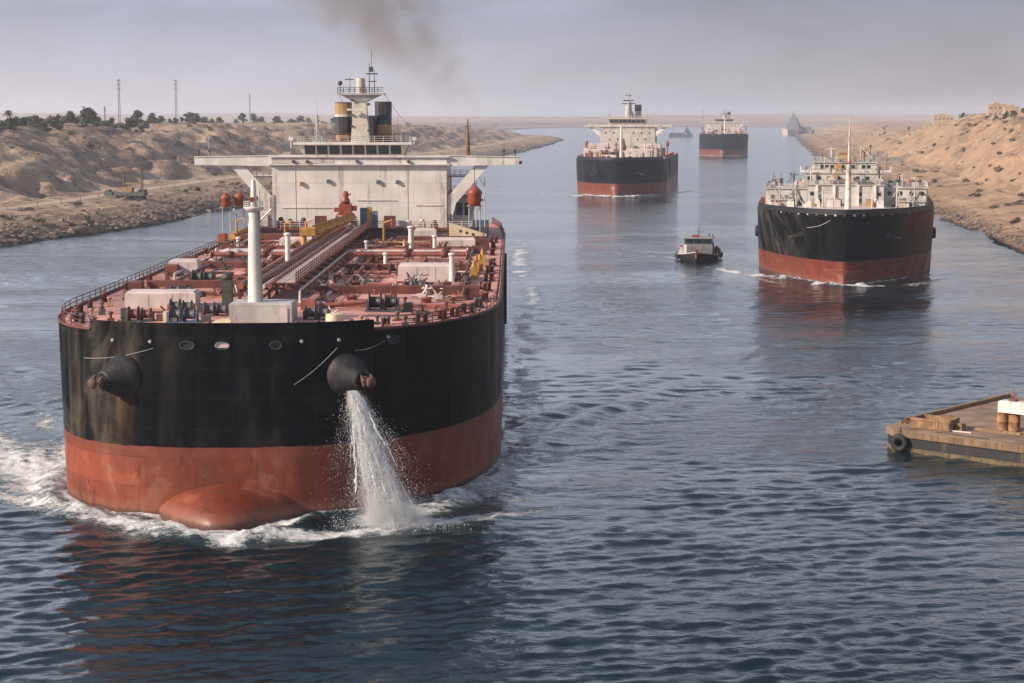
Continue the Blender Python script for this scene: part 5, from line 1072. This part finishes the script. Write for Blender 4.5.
# ------------------------------------------------------------------ pilot boat
def tug():
    T = thing('pilot_boat', 'small weathered wooden pilot boat with dark hull and boxy cabin in mid canal', 'boat', (48.0, 462, 0), R(-9)); T.scale = (1.75, 1.6, 1.02)
    # hull: bow toward -y
    st = [(-7.2, 0.05, 2.5), (-6.4, 0.95, 2.2), (-5, 2.0, 1.85), (-2.5, 2.9, 1.5), (1, 3.2, 1.35), (4.5, 3.0, 1.4), (6.6, 2.6, 1.55)]
    b = MB(); vs = []
    for y, w, zt in st:
        for q, zz in ((1.0, zt), (0.95, zt*0.5), (0.8, -0.1), (0.4, -0.8)): vs.append((-w*q, y+(0.5 if zz < 0.6 and y < -6 else 0), zz))
        for q, zz in ((0.4, -0.8), (0.8, -0.1), (0.95, zt*0.5), (1.0, zt)): vs.append((w*q, y+(0.5 if zz < 0.6 and y < -6 else 0), zz))
    n = 8; fs = [(k*n+i, k*n+i+1, (k+1)*n+i+1, (k+1)*n+i) for k in range(len(st)-1) for i in range(n-1)]; fs.append(tuple((len(st)-1)*n+i for i in range(n)))
    b.add(vs, [f[::-1] for f in fs], True); h = b.build('hull', M['dkhull'], T)
    d = MB(); vs = []
    for y, w, zt in st: vs += [(-w*0.95, y+0.05, zt-0.35), (w*0.95, y+0.05, zt-0.35)]
    d.add(vs, [(2*i, 2*i+1, 2*i+3, 2*i+2) for i in range(len(st)-1)]); d.build('deck', M['wood'], T)
    g = MB()
    for s in (-1, 1):
        for a, c in zip(st, st[1:]): g.cyl((s*a[1], a[0], a[2]), (s*c[1], c[0], c[2]), 0.13, 0.13, 6)
    g.build('gunwale', M['boxgrey'], T)
    MB().cyl((0, -7.15, 1.0), (0, -7.2, 3.2), 0.14, 0.12, 6).box((0, -7.0, 2.9), (0.4, 0.4, 0.7)).build('bow_post', M['rustm'], T)
    c = MB().cbox(-2.1, 2.1, -2.6, 3.4, 1.0, 4.0, 0.05).build('cabin', M['tugc'], T)
    MB().bx(-2.1, -1.6, -2.66, -2.6, 1.1, 3.9).build('lit_side_strip', M['white'], c)  # white strip painted in as the cabin's sunlit side face
    for zz in (1.9, 2.7): MB().bx(-1.6, 2.1, -2.65, -2.6, zz, zz+0.06).build('plank_strip', M['dgrey'], c)
    w = MB().cbox(-1.95, 1.95, -2.4, 2.2, 4.0, 5.4, 0.04).build('wheelhouse', M['dgrey'], T)
    for x in (-1.25, 0, 1.25): MB().bx(x-0.52, x+0.52, -2.46, -2.4, 4.25, 5.15).build('window', M['glass'], w)
    for y in (-1.4, 0.4): MB().bx(-2.01, -1.95, y-0.6, y+0.6, 4.3, 5.15).bx(1.95, 2.01, y-0.6, y+0.6, 4.3, 5.15).build('window', M['glass'], w)
    MB().cbox(-2.15, 2.15, -2.75, 2.5, 5.4, 5.6, 0.08).build('roof', M['cgrey'], w)
    MB().cyl((0, -0.6, 5.6), (0, -0.6, 8.2), 0.09, 0.05, 6).bx(-0.6, 0.6, -0.65, -0.55, 6.9, 7.0).build('mast', M['dgrey'], T)
    MB().bx(-0.9, 0.1, -1.4, -0.6, 5.65, 6.2).build('life_float', M['orange'], T); MB().cyl((1.5, 0, 5.6), (1.5, 0, 6.4), 0.1, 0.1, 6).cyl((2.0, 0.5, 5.6), (2.0, 0.5, 6.3), 0.08, 0.08, 6).build('roof_vent', M['dgrey'], T)
    for s in (-1, 1):
        MB().rail([(s*2.9, -3, 1.3), (s*3.1, 1, 1.2), (s*2.9, 4.5, 1.2), (s*2.5, 6.4, 1.4)], 1.1, 1.3, 0.05).build('railing', M['dgrey'], T)
        for y in (-3.4, -0.5, 2.4, 5.0):
            x = s*(3.25 if -1 < y < 5 else 2.85); MB().lathe((x, y, 1.0), [(0.25, -0.18), (0.5, -0.2), (0.62, 0), (0.5, 0.2), (0.25, 0.18)], 12, (1, 0, 0)).build('tyre_fender', M['rubber'], T)
    MB().bx(-2.9, -2.2, -2.5, -1.4, 1.1, 2.4).build('deck_locker', M['white'], T); MB().bx(-2.8, -2.3, 0, 1.2, 1.1, 2.9).build('deck_locker', M['boxgrey'], T); MB().bx(-2.9, -2.3, 1.6, 2.6, 1.1, 3.2).build('deck_locker', M['orange'], T)
    MB().cyl((2.6, 0.6, 1.0), (2.6, 0.6, 3.3), 0.22, 0.18, 8).lathe((2.6, 0.6, 2.2), [(0.4, 0), (0.45, 0.5), (0.25, 0.9)], 8).build('deck_float', M['orange'], T); MB().bx(2.2, 2.9, 2, 4, 1.0, 2.5).build('deck_locker', M['wood'], T); MB().bx(-1.6, 1.6, 3.6, 5.6, 1.0, 2.4).build('deck_locker', M['wood'], T)
M['tugc'] = paint('weathered_blue_grey_planks', (0.14, 0.14, 0.15), 0.7, 0.25, 1.0, (0.10, 0.07, 0.05), 0.3)
M['dkhull'] = paint('dark_boat_hull', (0.010, 0.010, 0.011), 0.6, 0.3, 0.8, (0.08, 0.05, 0.03), 0.15)
tug()

# ------------------------------------------------------------------ pontoon at right and what stands on it
def pontoon():
    O = (40.35, 194.9); u = Vector((0.74, -0.673)); v = Vector((0.673, 0.74)); rz = math.atan2(u.y, u.x)
    T = thing('pontoon', 'sandy concrete pontoon with a stained side coloured dark for shade, jutting in from the right', 'pontoon', (O[0], O[1], 0), rz)
    poly = [(0.0, 1.4), (1.6, 0), (46, 0), (46, 30), (0.0, 30)]
    def ins(k): return [(k, 1.4+k*0.4), (1.6+k*0.4, k), (46, k), (46, 30), (k, 30)]
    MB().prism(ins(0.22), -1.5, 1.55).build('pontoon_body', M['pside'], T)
    MB().prism(poly, 1.55, 2.35).build('deck_slab', M['conc'], T)
    e = MB()
    for i in range(24): e.bx(1.7+i*1.85, 1.7+i*1.85+1.8, -0.05, 0.0, 1.6, 2.3)
    e.build('edge_block', M['conc2'], T)
    MB().prism(ins(0.12), -1.2, 0.42).build('waterline_weed', M['algae'], T)
    k = MB().bx(0.1, 0.55, 6, 30, 2.36, 2.75); k.build('kerb_timber', M['wood'], T)
    W = lambda a, b: (O[0]+u.x*a+v.x*b, O[1]+u.y*a+v.y*b)
    def at(a, b, z=2.35): x, y = W(a, b); return (x, y, z)
    # tyre
    ty = MB().torus((0, 0, 0), 0.68, 0.33, (0, 1, 0)).cyl((0, 0, 0.9), (0, 0.3, 1.75), 0.06, 0.06, 5)
    x, y = W(2.7, -0.4); o = ty.build('tyre_fender', M['rubber']); o.location = (x, y, 0.95); o.rotation_euler = (0, 0, rz+0.12); tag(o, 'big black tyre hung on the pontoon side as a fender', 'tyre')
    # open timber crate frame
    C = thing('timber_crate', 'open weathered brown timber crate frame standing near the pontoon corner', 'crate', at(4.9, 3.4), rz+0.12)
    for nm, x0, x1, y0, y1 in (('side_boards', -2.2, 2.2, -1.5, -1.35), ('side_boards', -2.2, 2.2, 1.35, 1.5), ('end_boards', -2.2, -2.05, -1.35, 1.35), ('end_boards', 2.05, 2.2, -1.35, 1.35)):
        b = MB(); L = max(x1-x0, y1-y0); n = int(L/0.38)
        for i in range(n):
            if x1-x0 > y1-y0: b.bx(x0+L*i/n+0.01, x0+L*(i+1)/n-0.02, y0, y1, 0.02, 1.18+rnd.uniform(-.03, .03))
            else: b.bx(x0, x1, y0+L*i/n+0.01, y0+L*(i+1)/n-0.02, 0.02, 1.18+rnd.uniform(-.03, .03))
        b.build(nm, M['wood'], C)
    MB().bx(-2.3, 2.3, -1.58, -1.5, 0.95, 1.2).bx(-2.3, 2.3, -1.58, -1.5, 0.1, 0.3).build('batten', M['wood'], C); MB().bx(-2.0, 2.0, -1.3, 1.3, 0.05, 0.35).build('crate_floor', M['rustm'], C)
    o = MB().cbox(-0.35, 0.35, -0.5, 0.5, 0, 0.8, 0.08).bx(-0.45, 0.45, -0.6, 0.6, 0.0, 0.08).build('mooring_block', M['wood']); o.location = at(7.7, 3.9); o.rotation_euler.z = rz; tag(o, 'squat timber mooring block just right of the crate frame', 'mooring block')
    o = MB().cyl((-1.6, 0, 0.09), (1.6, 0, 0.09), 0.09, 0.09, 8).cyl((-1.1, 0.25, 0.08), (1.5, 0.3, 0.08), 0.08, 0.08, 8).build('scrap_pipe', M['boxgrey']); o.location = at(8.0, 2.6); o.rotation_euler.z = rz+0.1; tag(o, 'pale scrap pipes lying on the pontoon beside the crate', 'pipe')
    o = MB().bx(-0.5, 0.5, -0.2, 0.2, 0, 0.12).lathe((-0.25, 0, 0.12), [(0.13, 0), (0.13, 0.35), (0.2, 0.42), (0.2, 0.5)], 10).lathe((0.25, 0, 0.12), [(0.13, 0), (0.13, 0.35), (0.2, 0.42), (0.2, 0.5)], 10).build('bollard', M['rustm']); o.location = at(0.95, 4.4); o.rotation_euler.z = rz+1.3; tag(o, 'small rusty twin bollard on the left tip of the pontoon', 'bollard')
    o = MB().bx(-3.0, 3.0, -0.14, 0.14, 0.0, 0.3).build('timber_baulk', M['wood']); o.location = at(2.2, 6.0); o.rotation_euler.z = rz+0.95; tag(o, 'long timber baulk lying at the left tip behind the crate', 'timber')
    # rusty drums with a white tank on them
    drum = MB().lathe((0, 0, 0), [(0.62, 0), (0.66, 0.04), (0.62, 0.1), (0.62, 0.95), (0.66, 1.0), (0.62, 1.05), (0.62, 1.9), (0.66, 1.95), (0.66, 2.02), (0.58, 2.03)], 20)
    dm = drum.mesh('rusty_drum', M['rustm2']); labs = ['tall rusty brown drum at the left end under the white tank', 'tall rusty drum second from left under the white tank', 'tall rusty drum at the right end of the tank row']
    for i, (a, b) in enumerate(((10.9, 7.2), (12.1, 7.6), (14.1, 7.2))):
        o = bpy.data.objects.new('rusty_drum', dm); COL.objects.link(o); o.location = at(a, b); o.rotation_euler.z = i*1.3; tag(o, labs[i], 'drum', 'rusty drums on the pontoon')
    tk = MB().cbox(-1.3, 2.4, -0.75, 0.75, 0, 1.25, 0.14); x = thing('water_tank', 'white box tank resting on rusty drums at the right edge', 'tank', at(11.9, 7.35, 4.39), rz)
    tk.build('tank_body', M['white'], x); MB().bx(-1.33, 2.43, -0.78, 0.78, 0.55, 0.62).build('tank_band', M['boxgrey'], x)
    MB().bx(-0.3, 0.5, -0.3, 0.3, 1.25, 1.5).cyl((0.1, 0, 1.5), (0.1, 0, 2.5), 0.07, 0.05, 6).bx(-0.2, 0.4, -0.1, 0.1, 1.8, 2.1).build('tank_valve', M['rustm'], x)
    o = MB().bx(-2.6, 2.6, -0.16, 0.16, 0, 0.22).bx(-2.2, 1.8, 0.3, 0.55, 0, 0.18).build('timber_baulk', M['wood']); o.location = at(11.2, 5.6); o.rotation_euler.z = rz+0.05; tag(o, 'pair of timber baulks lying in front of the rusty drums', 'timber')
    o = MB().tube([(0, 0, 0.06), (1.5, 0.3, 0.06), (2.6, -0.2, 0.06), (4.4, 0.2, 0.06), (6.2, -0.1, 0.06)], 0.05, 5).build('rope', M['dgrey']); o.location = at(6.4, 0.9); o.rotation_euler.z = rz; tag(o, 'dark mooring rope lying along the front edge of the pontoon', 'rope')
M['pside'] = paint('pontoon_side', (0.012, 0.012, 0.014), 0.7, 0.35, 0.5, (0.09, 0.07, 0.04), 0.25)  # near-black: shade on the front face is put into the colour
M['rustm2'] = paint('rusty_drum_paint', (0.27, 0.14, 0.06), 0.7, 0.35, 1.3, (0.11, 0.045, 0.02), 0.45)
pontoon()

# ------------------------------------------------------------------ bank: trees, scrub, pylons, buildings, vehicle
def leaf_cloud(r, clumps, nleaf, size):
    b = MB()
    for (cx, cy, cz, rr) in clumps:
        for i in range(nleaf):
            q = Vector((r.gauss(0, 1), r.gauss(0, 1), r.gauss(0, 0.8))); q = q.normalized()*rr*r.random()**0.45; c = Vector((cx, cy, cz))+q
            u = Vector((r.gauss(0, 1), r.gauss(0, 1), r.gauss(0, 1))).normalized(); w = u.orthogonal().normalized(); s = size*r.uniform(0.5, 1.2)
            b.add([c-u*s-w*s*0.6, c+u*s-w*s*0.6, c+u*s*0.8+w*s*0.6, c-u*s*0.8+w*s*0.6], [(0, 1, 2, 3)])
    return b
def tree_protos():
    res = []
    for k in range(5):
        r = random.Random(40+k); cl = []
        for i in range(15):
            a = r.uniform(0, 6.28); d = r.uniform(0, 2.6); cl.append((d*math.cos(a), d*math.sin(a), r.uniform(2.2, 5.6)-d*0.4, r.uniform(0.7, 1.5)))
        cm = leaf_cloud(r, cl, 42, 0.36).mesh('crown', M['leaf'] if k % 2 == 0 else M['leaf2'])
        t = MB().cyl((0, 0, -0.5), (0.1, 0.05, 2.4), 0.28, 0.17, 8)
        for c in cl[:6]: t.cyl((0.1, 0.05, r.uniform(1.4, 2.4)), (c[0]*0.8, c[1]*0.8, c[2]), 0.11, 0.04, 5)
        res.append((cm, t.mesh('trunk', M['trunk'])))
    return res
TP = tree_protos()
def tree(x, y, s, k, label, group):
    T = thing('tree', label, 'tree', (x, y, hgt(x, y)-0.1), rnd.uniform(0, 6), group); T.scale = (s*rnd.uniform(0.9, 1.35), s*rnd.uniform(0.9, 1.35), s)
    inst(TP[k][0], T); inst(TP[k][1], T)
def left_at(px, d):       # where the sight line of an image column meets the bank at offset d
    y = 600.0
    for _ in range(60): x = float(xl_s(y))-d; y = y+0.5*(x/((px-512)/1800.0)-y) if px != 512 else y
    return float(xl_s(y))-d, y
def right_at(px, d):
    y = 900.0
    for _ in range(60): x = float(xr_s(y))+d; y = y+0.4*(x/((px-512)/1800.0)-y)
    return float(xr_s(y))+d, y
LT = 'dark bushy tree in the long tree line along the crest of the left bank'
tr = random.Random(21)
for i in range(64):
    px = -6+172*(i+tr.uniform(-0.4, 0.4))/64; big = 1.65 if 86 < px < 97 or 131 < px < 140 else 1.0
    x, y = left_at(px, 122+tr.uniform(0, 45)); tree(x, y, big*tr.uniform(0.6, 1.1), i % 5, LT, 'trees along the left crest')
for i, px in enumerate([172, 178, 185, 194, 207, 214, 222]):
    x, y = left_at(px, 138+rnd.uniform(0, 60)); tree(x, y, rnd.uniform(0.7, 1.1), i % 5, 'small dark tree standing apart, right of the long left tree line', 'trees right of the tree line')
for i in range(70):
    px = rnd.uniform(190, 500); x, y = left_at(px, rnd.uniform(170, 520))
    if y < 3000: tree(x, y, rnd.uniform(1.0, 1.9), i % 5, 'faint hazy tree on the plateau far behind the left bank', 'hazy trees far behind the left bank')
for i, px in enumerate([960, 966, 972, 985, 992, 1003, 1010, 1016, 1022]):
    x, y = right_at(px, 92+rnd.uniform(0, 25)); tree(x, y, rnd.uniform(0.6, 1.05), i % 5, 'dark low tree on the crest of the right bank near the buildings', 'trees on the right crest')
for i in range(14):
    px = rnd.uniform(868, 912); x, y = right_at(px, 96+rnd.uniform(0, 80)); tree(x, y, rnd.uniform(0.5, 0.8), i % 5, 'distant dark tree in the thin row on the ridge behind the right dunes', 'thin tree row on the right ridge')
# palm
def palm():
    x, y = left_at(11.5, 126); T = thing('palm_tree', 'lone palm tree rising above the left tree line', 'palm tree', (x, y, hgt(x, y)-0.2))
    MB().cyl((0, 0, 0), (0.15, 0, 4), 0.34, 0.26, 8).cyl((0.15, 0, 4), (0, 0.1, 8.4), 0.26, 0.2, 8).build('trunk', M['trunk'], T)
    b = MB(); r = random.Random(5)
    for i in range(34):
        a = r.uniform(0, 6.28); el = r.uniform(-0.4, 1.2); L = r.uniform(2.2, 3.0); pr = None; w0 = 0.55
        for j in range(7):
            t = j/6; q = Vector((math.cos(a)*L*t*math.cos(el*(1-t*0.3)), math.sin(a)*L*t*math.cos(el*(1-t*0.3)), 8.4+L*(math.sin(el)*t-0.75*t*t)))
            s = Vector((-math.sin(a), math.cos(a), 0))*w0*(0.3+t*(1.4-1.5*t)); cur = (q-s-Vector((0, 0, .1)), q, q+s-Vector((0, 0, .1)))
            if pr: b.add([*pr, *cur], [(0, 1, 4, 3), (1, 2, 5, 4)])
            pr = cur
    b.build('crown', M['leaf'], T)
palm()
# scrub bushes
SP = []
for k in range(4):
    r = random.Random(80+k); cl = [(r.uniform(-1.3, 1.3), r.uniform(-1.3, 1.3), r.uniform(0.1, 0.8), r.uniform(0.5, 0.9)) for _ in range(7)]
    SP.append(leaf_cloud(r, cl, 26, 0.26).mesh('scrub_bush', M['scrub'] if k % 2 else M['leaf2']))
def bush(x, y, s, label, group):
    o = inst(SP[rnd.randrange(4)], None, (x, y, hgt(x, y)-0.12)); o.rotation_euler.z = rnd.uniform(0, 6); o.scale = (s*rnd.uniform(0.8, 1.4), s*rnd.uniform(0.8, 1.4), s*1.15); tag(o, label, 'bush', group)
for i in range(95):
    px = rnd.uniform(868, 1035); d = rnd.choice([rnd.uniform(12, 45), rnd.uniform(30, 90), rnd.uniform(60, 110)]); x, y = right_at(px, d)
    if y < 3000: bush(x, y, rnd.uniform(0.6, 1.4), 'low dry scrub bush on the sandy slope of the right bank', 'scrub on the right bank')
for i in range(70):
    px = rnd.uniform(-10, 240); d = rnd.choice([rnd.uniform(8, 33), rnd.uniform(52, 110), rnd.uniform(100, 135)]); x, y = left_at(px, d)
    bush(x, y, rnd.uniform(0.5, 1.2), 'low dry scrub bush on the slope of the left bank', 'scrub on the left bank')
# boulders along both shores: stuff
def rocks():
    r = np.random.RandomState(9); phi = (1+5**0.5)/2
    V = np.array([(-1,phi,0),(1,phi,0),(-1,-phi,0),(1,-phi,0),(0,-1,phi),(0,1,phi),(0,-1,-phi),(0,1,-phi),(phi,0,-1),(phi,0,1),(-phi,0,-1),(-phi,0,1)])/1.9
    F = np.array([(0,11,5),(0,5,1),(0,1,7),(0,7,10),(0,10,11),(1,5,9),(5,11,4),(11,10,2),(10,7,6),(7,1,8),(3,9,4),(3,4,2),(3,2,6),(3,6,8),(3,8,9),(4,9,5),(2,4,11),(6,2,10),(8,6,7),(9,8,1)])
    vs = []; fs = []
    for k in range(9000):
        left = k % 3 != 0; y = 430*math.exp(r.rand()*1.7); d = abs(r.randn())*9+0.2 if left else abs(r.randn())*5+0.2
        x = float(xl_s(y))-d if left else float(xr_s(y))+d; z = hgt(x, y)
        s = (0.15+0.62*r.rand()**3)*(1.2 if left else 0.8)*(1.5 if d < 4 else 1)
        vv = V*(0.6+0.7*r.rand(12, 1))*s*np.array([1+0.6*r.rand(), 1+0.6*r.rand(), 0.75]); vs.append(vv+np.array([x, y, z+0.1*s])); fs.append(F+12*k)
    mr = paint('dark_shore_rock', (0.13, 0.095, 0.07), 0.9, 0.5, 0.25, (0.26, 0.19, 0.135), 0.4, streak=False)
    o = bpy.data.objects.new('shore_rocks', np_mesh('shore_rocks', np.concatenate(vs), np.concatenate(fs), mr, False)); COL.objects.link(o); tag(o, 'dark boulders and rubble lining both shores at the waterline', 'rocks', kind='stuff')
rocks()
# pylons
def pylon(x, y, h, label, group=None, w=1.25):
    T = thing('pylon', label, 'pylon', (x, y, hgt(x, y)-0.3), 0.8, group)
    MB().lattice((0, 0, 0), (0, 0, h), w, w*0.5, 16, 0.085*max(1, w/1.25)).build('lattice_mast', M['steel'], T)
    for z in (h*0.80, h*0.89, h*0.97): MB().bx(-h*0.055, h*0.055, -0.12, 0.12, z, z+0.3).build('crossarm', M['steel'], T)
    MB().bx(-1.4, 1.4, -1.4, 1.4, -0.6, 0.5).build('footing', M['cgrey'], T)
x, y = left_at(122.5, 145); pylon(x, y, 29, 'tall lattice pylon on the left bank, the left one of the two')
x, y = left_at(179, 150); pylon(x, y, 29.5, 'tall lattice pylon on the left bank, the right one of the two')
x, y = left_at(252, 230); pylon(x, y, 28, 'thin distant pylon behind the left bank, alone between trees and the tanker bridge', None, 1.6)
x, y = left_at(91, 150); pylon(x, y, 12, 'short pole among the trees left of the first tall pylon', None, 0.8)
x, y = left_at(108, 150); pylon(x, y, 12, 'short pole among the trees just left of the tall pylon foot', None, 0.8)
pylon(695, 6600, 70, 'very faint tall mast in the haze behind the far tankers', None, 6)
# roadside posts
pm = MB().cyl((0, 0, -0.2), (0, 0, 1.5), 0.16, 0.13, 8).lathe((0, 0, 1.5), [(0.2, 0), (0.2, 0.12), (0.1, 0.2)], 8).mesh('roadside_post', M['wood'])
for i in range(22):
    y = 560+i*22; x = float(xl_s(y))-36.6; o = inst(pm, None, (x, y, hgt(x, y))); tag(o, 'short post beside the dusty road on the left bank', 'post', 'posts beside the canal road')

def house(x, y, w, d, h, rz, label, group=None, mat='plaster', floors=1, name='building'):
    z = hgt(x, y); T = thing(name, label, 'building', (x, y, z-0.4), rz, group)
    wl = MB().bx(-w/2, w/2, -d/2, d/2, -1.5, h).build('wall', M[mat], T)
    MB().bx(-w/2-0.2, w/2+0.2, -d/2-0.2, d/2+0.2, h, h+0.35).bx(-w/4, w/6, -d/4, d/4, h+0.35, h+1.8).build('roof', M[mat], T)
    n = max(2, int(w/3.2))
    for f in range(floors):
        for i in range(n):
            cx = -w/2+w*(i+0.5)/n; z0 = (h/floors)*(f+0.38); MB().bx(cx-0.55, cx+0.55, -d/2-0.05, -d/2, z0, z0+1.2).build('window', M['glass'], T)
    MB().bx(-w/2+0.6, -w/2+1.7, -d/2-0.06, -d/2, 0.3, 2.5).build('door', M['wood'], T)
    return T
for px, off, w, h, fl, lb in ((940, 104, 17, 10.5, 2, 'big ochre blocky building on the right crest, the tallest building there'), (925, 112, 9, 5.5, 1, 'small ochre ruin just left of the big blocky building'),
                           (993, 104, 13, 8.5, 2, 'brown two storey block on the right crest near the frame edge'), (1007, 112, 10, 6, 1, 'low brown house beside the two storey block on the right crest')):
    x, y = right_at(px, off); house(x, y, w, 9, h, R(-8), lb, None, 'stone', fl)
x, y = right_at(972, 106); T = thing('boundary_wall', 'long dark masonry wall on the right crest between the buildings', 'wall', (x, y, hgt(x, y)-0.4), R(-12))
MB().bx(-13, 13, -0.4, 0.4, -1, 3.0).bx(-13.2, 13.2, -0.5, 0.5, 3.0, 3.2).build('wall_panel', M['cgrey'], T)
for i in range(6): MB().bx(-13+i*5.1, -12.4+i*5.1, -0.6, -0.4, -1, 3.3).build('wall_pier', M['cgrey'], T)
for i in range(13):
    px = rnd.uniform(205, 335) if i < 9 else rnd.uniform(395, 500); x, y = left_at(px, rnd.uniform(230, 520))
    if y < 3500: house(x, y, rnd.uniform(10, 22), 8, rnd.uniform(3.5, 6), rnd.uniform(-0.3, 0.3), 'small pale flat roofed house in the haze behind the left bank', 'pale houses behind the left bank')
# pump station piers on the right shore
x, y = right_at(879, 22); T = thing('pump_station', 'grey concrete intake with square piers low on the far right shore', 'pump station', (x, y, hgt(x, y)), R(-8))
for i in range(4): MB().bx(-9+i*4, -7.2+i*4, -2, 0, -2, 9-0.7*(i % 2)).build('pier', M['cgrey'], T)
MB().bx(6.5, 14, -3, 4, -2, 4.5).bx(6.2, 14.3, -3.2, 4.2, 4.5, 4.9).build('pump_house', M['cgrey'], T); MB().bx(-9.2, 6.5, -1.6, -0.4, 3.2, 3.8).build('crossbeam', M['cgrey'], T)

def crane_truck():
    x, y = left_at(131, 27); T = thing('crane_truck', 'dark green truck with a faded yellow crane frame parked below the left road', 'crane truck', (x, y, hgt(x, y)+0.05), R(-18))
    MB().bx(-6.5, 6.5, -1.3, 1.3, 0.9, 1.5).bx(-6.2, 3.6, -1.25, 1.25, 1.5, 2.2).build('chassis', M['green'], T)
    cb = MB().prism([(4.0, -1.3), (6.9, -1.3), (6.9, 1.3), (4.0, 1.3)], 1.5, 3.3, [(4.0, -1.25), (6.2, -1.25), (6.2, 1.25), (4.0, 1.25)]).build('cab', M['green'], T)
    MB().bx(4.5, 5.7, -1.33, -1.28, 2.35, 3.1).build('window', M['glass'], cb)
    for wx in (-5, -3.4, -1.0, 0.8, 5.2):
        for s in (-1, 1): MB().lathe((wx, s*1.15, 0.6), [(0.3, -0.25), (0.58, -0.25), (0.64, 0), (0.58, 0.25), (0.3, 0.25)], 14, (0, 1, 0)).build('wheel', M['rubber'], T)
    MB().lattice((5.0, 0, 2.2), (5.4, 0, 11.5), 0.8, 0.6, 8, 0.09).build('crane_mast', M['cranep'], T)
    MB().lattice((-2.2, 0, 2.2), (-2.2, 0, 9.5), 0.7, 0.6, 7, 0.09).bx(-2.6, 4.8, -0.2, 0.2, 5.2, 5.7).bx(-2.9, 1.2, -0.9, 0.9, 2.2, 4.0).build('side_frame', M['cranep'], T)
    MB().lattice((-7.4, 0, 9.7), (5.2, 0, 10.4), 0.6, 0.6, 10, 0.06).build('crane_boom', M['cranep'], T)
    MB().tube([(-7.0, 0, 9.5), (-7.0, 0, 5)], 0.05, 4).tube([(5.3, 0, 11.4), (-2, 0, 10)], 0.05, 4).build('hoist_cable', M['dgrey'], T)
    MB().bx(-10.6, -7.2, -1.1, 1.1, 0.7, 2.2).bx(-9.9, -8.4, -1.0, 1.0, 2.2, 3.0).build('rear_unit', M['dgrey'], T)
crane_truck()

# ------------------------------------------------------------------ smoke
def smoke():
    b = MB(); pts = []
    def cxz(z): return -6.6-0.97*(z-37)-0.0*(z-37)**2
    rings = []
    for i in range(11):
        z = 36.4+i*3.2; r = 3.4+i*1.4; n = 16
        rings.append([(cxz(z)+1.5*r*math.cos(2*math.pi*j/n), 300+r*math.sin(2*math.pi*j/n)*1.2, z) for j in range(n)])
    n = 16; vs = [p for q in rings for p in q]
    b.add(vs, [(k*n+j, k*n+(j+1) % n, (k+1)*n+(j+1) % n, (k+1)*n+j) for k in range(10) for j in range(n)]+[tuple(range(n-1, -1, -1)), tuple(range(10*n, 11*n))])
    m = bpy.data.materials.new('brown_smoke'); m.use_nodes = True; t = m.node_tree; t.nodes.clear()
    o = nd(t, 'ShaderNodeOutputMaterial'); p = nd(t, 'ShaderNodeVolumePrincipled', _Anisotropy=0.1)
    p.inputs['Color'].default_value = (0.45, 0.34, 0.26, 1)
    ps = nd(t, 'ShaderNodeNewGeometry').outputs['Position']; s = nd(t, 'ShaderNodeSeparateXYZ'); lk(t, ps, s.inputs[0])
    zz = mth(t, 'SUBTRACT', s.outputs[2], 36.4); rad = mth(t, 'ADD', mth(t, 'MULTIPLY', zz, 0.4375), 3.4)
    wob = mth(t, 'MULTIPLY', mth(t, 'SUBTRACT', noise(t, ps, 0.08, 4), 0.5), 12.0)
    dx = mth(t, 'DIVIDE', mth(t, 'ADD', mth(t, 'ADD', s.outputs[0], wob), mth(t, 'ADD', mth(t, 'MULTIPLY', zz, 0.97), 6.0)), mth(t, 'MULTIPLY', rad, 1.5))
    dy = mth(t, 'DIVIDE', mth(t, 'SUBTRACT', s.outputs[1], 300.0), mth(t, 'MULTIPLY', rad, 1.2))
    r2 = mth(t, 'ADD', mth(t, 'MULTIPLY', dx, dx), mth(t, 'MULTIPLY', dy, dy))
    fall = maprange(t, r2, 0.8, 0.0)
    nn = maprange(t, noise(t, ps, 0.16, 5, 0.6, None, 0.6), 0.36, 0.72)
    den = mth(t, 'MULTIPLY', mth(t, 'MULTIPLY', fall, nn), maprange(t, zz, 0.0, 17.0, 0.075, 0.125))
    lk(t, den, p.inputs['Density']); lk(t, p.outputs[0], o.inputs['Volume'])
    tag(b.build('smoke', m), 'thin brown exhaust smoke drifting up to the left above the big tanker', 'smoke', kind='stuff')
smoke()
